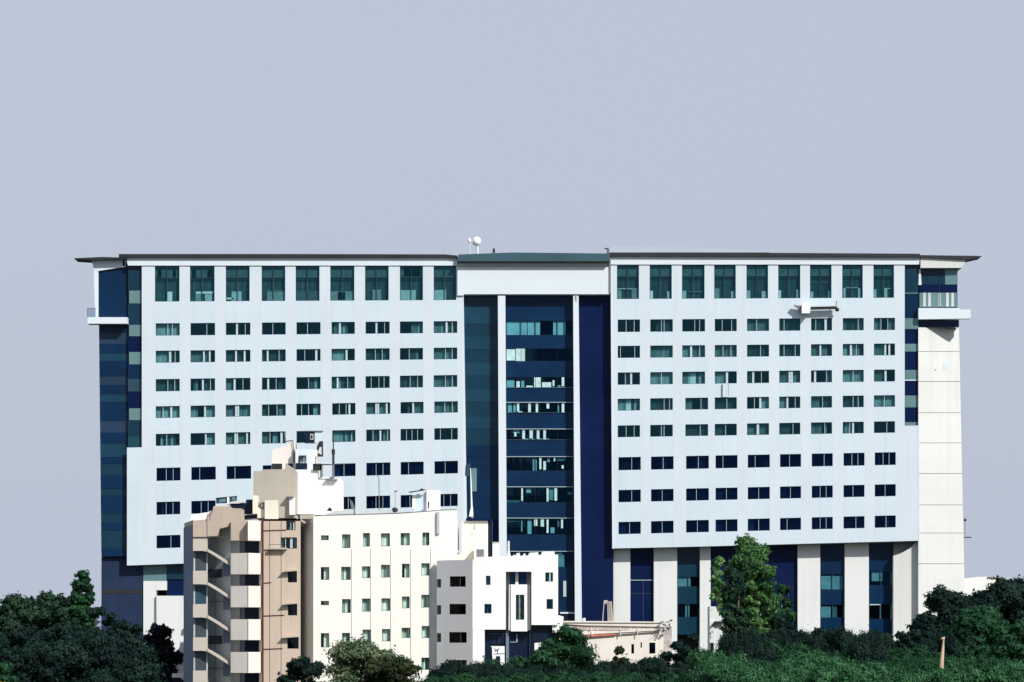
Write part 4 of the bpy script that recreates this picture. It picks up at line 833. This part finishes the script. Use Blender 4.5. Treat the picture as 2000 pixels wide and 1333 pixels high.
def tree_meshes(w, h, seed, lm, z0=None, leaf=.25, dens=75, lobes=30, shape='round', gap=0, bark='bark'):
    z0 = h*.22 if z0 is None else z0
    V, cs = crown_arrays(w, h, seed, z0, leaf, dens, int(lobes*1.45), shape, gap); n = len(V)//4
    me = bpy.data.meshes.new('crown'); me.vertices.add(len(V)); me.vertices.foreach_set('co', V.ravel())
    me.loops.add(n*4); me.polygons.add(n); me.loops.foreach_set('vertex_index', np.arange(n*4, dtype=np.int32))
    me.polygons.foreach_set('loop_start', np.arange(0, n*4, 4, dtype=np.int32)); me.update(calc_edges=True); me.materials.append(M[lm])
    t = MB(); r = max(.12, h*.022)
    p0 = Vector((0, 0, 0)); p1 = Vector((w*.02, 0, z0+.12*h)); p2 = Vector((-w*.02, w*.01, h*.72))
    t.tube(p0, p1, r, bark, 9, r*.75); t.tube(p1, p2, r*.75, bark, 8, r*.25)
    rr = random.Random(seed)
    for k in range(9):
        c = cs[rr.randrange(len(cs))]; s = p1.lerp(p2, rr.uniform(0, .8)); t.tube(s, Vector(c[:3]), r*.35, bark, 6, r*.1)
    mt = bpy.data.meshes.new('trunk'); mt.from_pydata([tuple(v) for v in t.v], [], t.f); mt.materials.append(M[bark]); mt.update()
    return me, mt
def place_tree(kind, label, px, Y, meshes, group=None, scale=(1, 1, 1), rz=0, cat='tree'):
    o = link(bpy.data.objects.new(kind, None)); o.location = ground_at(px, Y); o.scale = scale; o.rotation_euler = (0, 0, rz)
    o['label'] = label; o['category'] = cat
    if group: o['group'] = group
    for nm, me in zip(('crown', 'trunk'), meshes):
        c = link(bpy.data.objects.new(nm, me)); c.parent = o
    return o
def T(kind, label, px, top, wpx, Y, lm, seed, **k):
    h = CZ+(HY-top)*Y/F; w = wpx*Y/F
    return place_tree(kind, label, px, Y, tree_meshes(w, h, seed, lm, **k), k.get('group'))
# left group
T('broadleaf_tree', 'green bushy tree at the far left edge against the sky', 22, 1158, 120, 300, 'leaf_mid', 1, lobes=34)
T('broadleaf_tree', 'rounded dark tree peaking second from the left edge', 52, 1152, 70, 306, 'leaf_dark', 2, lobes=26)
T('broadleaf_tree', 'wide flat-topped tree standing left of the ivy-covered column', 118, 1143, 105, 303, 'leaf_mid', 3, lobes=40)
T('leafy_tree', 'dense green tree filling the gap between the left edge tree and the ivy column', 90, 1168, 110, 310, 'leaf_dark', 50, lobes=40)
T('ivy_tree', 'narrow upright tree like an ivy column near the blue corner of the wide block', 162, 1103, 42, 302, 'leaf_green', 4, lobes=95, shape='column', z0=1, leaf=.24, dens=110)
T('broadleaf_tree', 'dark tree hugging the blue slate base of the wide block', 200, 1172, 70, 296, 'leaf_dark', 5, lobes=30)
T('broadleaf_tree', 'very dark tree below the blue base, left of the black shrubbery', 250, 1210, 80, 290, 'leaf_dark', 6, lobes=30)
T('broadleaf_tree', 'dim mid-height tree filling behind the dark domed canopy', 120, 1205, 130, 285, 'leaf_dark', 7, lobes=36)
T('broadleaf_tree', 'small mid-green tree at the left edge under the taller trees', 30, 1215, 110, 275, 'leaf_dark', 8, lobes=30)
T('spreading_tree', 'broad dark domed canopy in front at the lower left', 165, 1242, 290, 235, 'leaf_dark', 9, lobes=90, shape='dome', z0=1, leaf=.22, dens=80)
T('broadleaf_tree', 'green tree cut by the lower left corner', 12, 1284, 90, 215, 'leaf_green', 10, lobes=30, z0=.5)
T('flowering_shrub', 'yellow flowering bush at the very lower left corner', 4, 1319, 26, 200, 'leaf_yellow', 11, lobes=14, z0=3, leaf=.14, dens=120)
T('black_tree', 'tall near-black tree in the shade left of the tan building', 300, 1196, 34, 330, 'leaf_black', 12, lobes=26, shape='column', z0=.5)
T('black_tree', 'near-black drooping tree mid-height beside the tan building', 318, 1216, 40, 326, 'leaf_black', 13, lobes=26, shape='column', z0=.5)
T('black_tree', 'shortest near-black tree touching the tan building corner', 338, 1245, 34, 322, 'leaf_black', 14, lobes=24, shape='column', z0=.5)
t = thing('garden_wall', 'white low wall glimpsed at the foot of the black trees', 'wall', ground_at(348, 318))
c = MB(); c.pp([(334, 1400), (361, 1400), (361, 1225), (354, 1232), (351, 1262), (342, 1288), (334, 1300)], 332, .6, 'white_cool'); c.pr(338, 354, 1325, 1400, 318, .5, 'dark_glass'); c.pr(336, 358, 1316, 1324, 318, .6, 'white_cool'); build('wall_panel', c, t)
# centre
T('broadleaf_tree', 'dark rounded tree below the grey wall of the tan building', 592, 1283, 95, 285, 'leaf_dark', 20, lobes=36, z0=.6, leaf=.22, dens=80)
T('broadleaf_tree', 'sunlit loose tree in front of the white block windows', 714, 1249, 176, 280, 'leaf_highlight', 21, lobes=46, z0=.6, leaf=.20, dens=55, gap=.3)
T('broadleaf_tree', 'olive tree half hidden low before the white block', 762, 1268, 105, 276, 'leaf_olive', 22, lobes=34, z0=.6, leaf=.22, dens=70)
T('bare_shrub', 'thin pale shrub low between the two trees before the white block', 655, 1280, 60, 283, 'leaf_light', 23, lobes=16, z0=.6, leaf=.16, dens=40, gap=.3)
T('broadleaf_tree', 'small dark tree under the grey side wing', 905, 1296, 80, 285, 'leaf_green', 24, lobes=30, z0=.6, leaf=.22, dens=80)
T('broadleaf_tree', 'dark tree in front of the white board', 985, 1282, 110, 280, 'leaf_green', 25, lobes=36, z0=.6, leaf=.22, dens=80)
T('broadleaf_tree', 'large green tree rising right of the small white building', 1112, 1222, 130, 282, 'leaf_green', 26, lobes=44, z0=.6, leaf=.24, dens=75)
T('broadleaf_tree', 'round green tree covering the porch side of the small white building', 1060, 1262, 90, 279, 'leaf_green', 27, lobes=34, z0=.6, leaf=.24, dens=75)
T('broadleaf_tree', 'little tree before the windows of the low peach building', 1205, 1262, 60, 300, 'leaf_olive', 28, lobes=26, z0=.6)
T('broadleaf_tree', 'dark tree below the two dark windows of the low peach building', 1265, 1284, 100, 290, 'leaf_dark', 29, lobes=34, z0=.6)
T('broadleaf_tree', 'dark tree standing before the second glazed bay of the right wing', 1335, 1226, 80, 300, 'leaf_dark', 30, lobes=36, z0=.6)
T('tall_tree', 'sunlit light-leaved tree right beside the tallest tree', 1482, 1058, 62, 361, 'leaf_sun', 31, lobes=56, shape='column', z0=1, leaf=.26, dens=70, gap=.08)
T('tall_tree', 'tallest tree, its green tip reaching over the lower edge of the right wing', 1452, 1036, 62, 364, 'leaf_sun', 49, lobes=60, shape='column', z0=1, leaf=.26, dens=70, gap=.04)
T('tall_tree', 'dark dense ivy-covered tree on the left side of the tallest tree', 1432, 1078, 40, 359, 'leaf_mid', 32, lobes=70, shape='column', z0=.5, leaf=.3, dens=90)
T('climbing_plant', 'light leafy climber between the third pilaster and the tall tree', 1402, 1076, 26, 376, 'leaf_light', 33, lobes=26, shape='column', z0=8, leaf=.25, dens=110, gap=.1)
T('broadleaf_tree', 'slim green tree in front of the dark bay right of the tallest tree', 1532, 1122, 34, 372, 'leaf_green', 34, lobes=26, shape='column', z0=2)
T('broadleaf_tree', 'dark shrubby tree at the foot of the fourth pilaster', 1532, 1190, 80, 360, 'leaf_dark', 35, lobes=34, z0=1)
T('broadleaf_tree', 'low green tree under the fifth glazed bay', 1625, 1218, 110, 340, 'leaf_dark', 36, lobes=36, z0=1)
T('broadleaf_tree', 'low dark tree under the right end of the wing', 1725, 1228, 120, 340, 'leaf_dark', 37, lobes=36, z0=1)
# right
T('broadleaf_tree', 'tall dark tree under the cream end wall, at the far right', 1855, 1148, 150, 345, 'leaf_dark', 38, lobes=60, z0=1.5, leaf=.3)
T('broadleaf_tree', 'dark tree topping the right edge of the view', 1960, 1128, 150, 350, 'leaf_dark', 39, lobes=60, z0=1.5, leaf=.3)
T('broadleaf_tree', 'narrow dark tree peak left of the far right tree tops', 1905, 1136, 70, 352, 'leaf_dark', 48, lobes=40, z0=1.5, leaf=.3)
T('spreading_tree', 'broad mid-green canopy in front of the far right dark trees', 1915, 1188, 150, 300, 'leaf_green', 40, lobes=70, shape='dome', z0=1, leaf=.26, dens=80)
T('broadleaf_tree', 'green tree filling the right edge below the tree tops', 1985, 1205, 100, 290, 'leaf_green', 41, lobes=50, z0=1)
T('broadleaf_tree', 'shaded tree left of the bare pale trunk', 1790, 1212, 110, 315, 'leaf_dark', 42, lobes=44, z0=1)
# canopy mass along the bottom
R = random.Random(8)
fam = [tree_meshes(9.5, 8.2, 60+i, lm, z0=.8, leaf=.22, dens=80, lobes=46, shape='dome') for i, lm in enumerate(['leaf_dark', 'leaf_green', 'leaf_bright', 'leaf_green'])]
rows = [  # (Y, crown top px at x, families, x range)
    (318, 1244, (0, 0, 0), 1450, 1760, 66), (296, 1258, (0, 0, 1), 1470, 1990, 76), (268, 1280, (1, 2, 1), 1400, 2010, 88), (240, 1292, (2, 2, 1), 1420, 2010, 98), (214, 1302, (2, 2, 2), 1440, 2010, 110)]
RN = {318: 'rearmost', 296: 'second', 268: 'middle', 240: 'fourth', 214: 'front', 270: 'rear', 225: 'front'}
def mark(x, seq):
    for lim, w_ in seq:
        if x < lim: return w_
MR = [(1510, 'under the tallest tree'), (1560, 'under the dark bay by the tallest tree'), (1605, 'under the fourth pilaster'), (1650, 'under the fifth glazed bay'), (1700, 'under the last pilaster'), (1765, 'under the last glazed bay'),
      (1822, 'under the cream end wall'), (1875, 'by the bare pale trunk'), (1945, 'right of the bare pale trunk'), (9999, 'at the right edge')]
MC = [(960, 'under the grey side wing'), (1060, 'under the small white building'), (1170, 'left of the peach building'), (1300, 'under the peach building'), (9999, 'under the second glazed bay')]
KC = {0: 'dark shaded tree', 1: 'mid-green tree', 2: 'bright green tree', 3: 'mid-green tree'}
for (Y, top, fs, xa, xb, st) in rows:
    x = xa
    while x < xb:
        k = R.choice(fs); tp = top+R.uniform(-9, 9); hgt = CZ+(HY-tp)*Y/F; s = hgt/8.2; sx = st*1.5*Y/F/9.5
        place_tree('canopy_tree', KC[k]+' in the '+RN[Y]+' canopy row, '+mark(x, MR), x, Y+R.uniform(-5, 5), fam[k], 'trees of the lower right canopy', (sx, sx, s), R.uniform(0, 6.28)); x += st*R.uniform(.85, 1.1)
rows2 = [(270, 1300, 0, 890, 1400, 74), (240, 1312, 1, 880, 1420, 88), (225, 1290, 0, 300, 20, 0)]
for (Y, top, k, xa, xb, st) in rows2:
    x = xa
    while x < xb:
        tp = top+R.uniform(-8, 8); hgt = CZ+(HY-tp)*Y/F; s = hgt/8.2; sx = st*1.5*Y/F/9.5
        place_tree('canopy_tree', ['dark low tree in the rear bottom row, ', 'green low tree in the bottom edge row, '][k]+mark(x, MC), x, Y+R.uniform(-4, 4), fam[k], 'low trees at the bottom centre', (sx, sx, s), R.uniform(0, 6.28)); x += st*R.uniform(.85, 1.1)
# pale bare trunk among the right hand trees
t = thing('dead_trunk', 'bare pale sunlit trunk standing among the right hand trees', 'tree trunk', ground_at(1840, 290))
c = MB()
c.tube(Vector(ground_at(1839, 262)), at(1839, 1300, 262), .2, 'bark_pale', 8, .17); c.tube(at(1839, 1300, 262), at(1842, 1262, 262), .17, 'bark_pale', 8, .11); c.tube(at(1842, 1262, 262), at(1843, 1252, 262), .09, 'bark_pale', 6, .05)
t['_org'] = ground_at(1840, 262); t.location = ground_at(1840, 262); build('trunk', c, t)
c = MB(); c.tube(at(1842, 1254, 262), at(1845, 1244, 262), .07, 'bark_pale', 6, .04); c.ball(at(1842, 1248, 262), .14, 'bark_pale', 8); c.tube(at(1841, 1250, 262), at(1838, 1247, 262), .05, 'bark_pale', 6); build('branch_stub', c, t)
for o in bpy.data.objects:
    if '_org' in o: del o['_org']
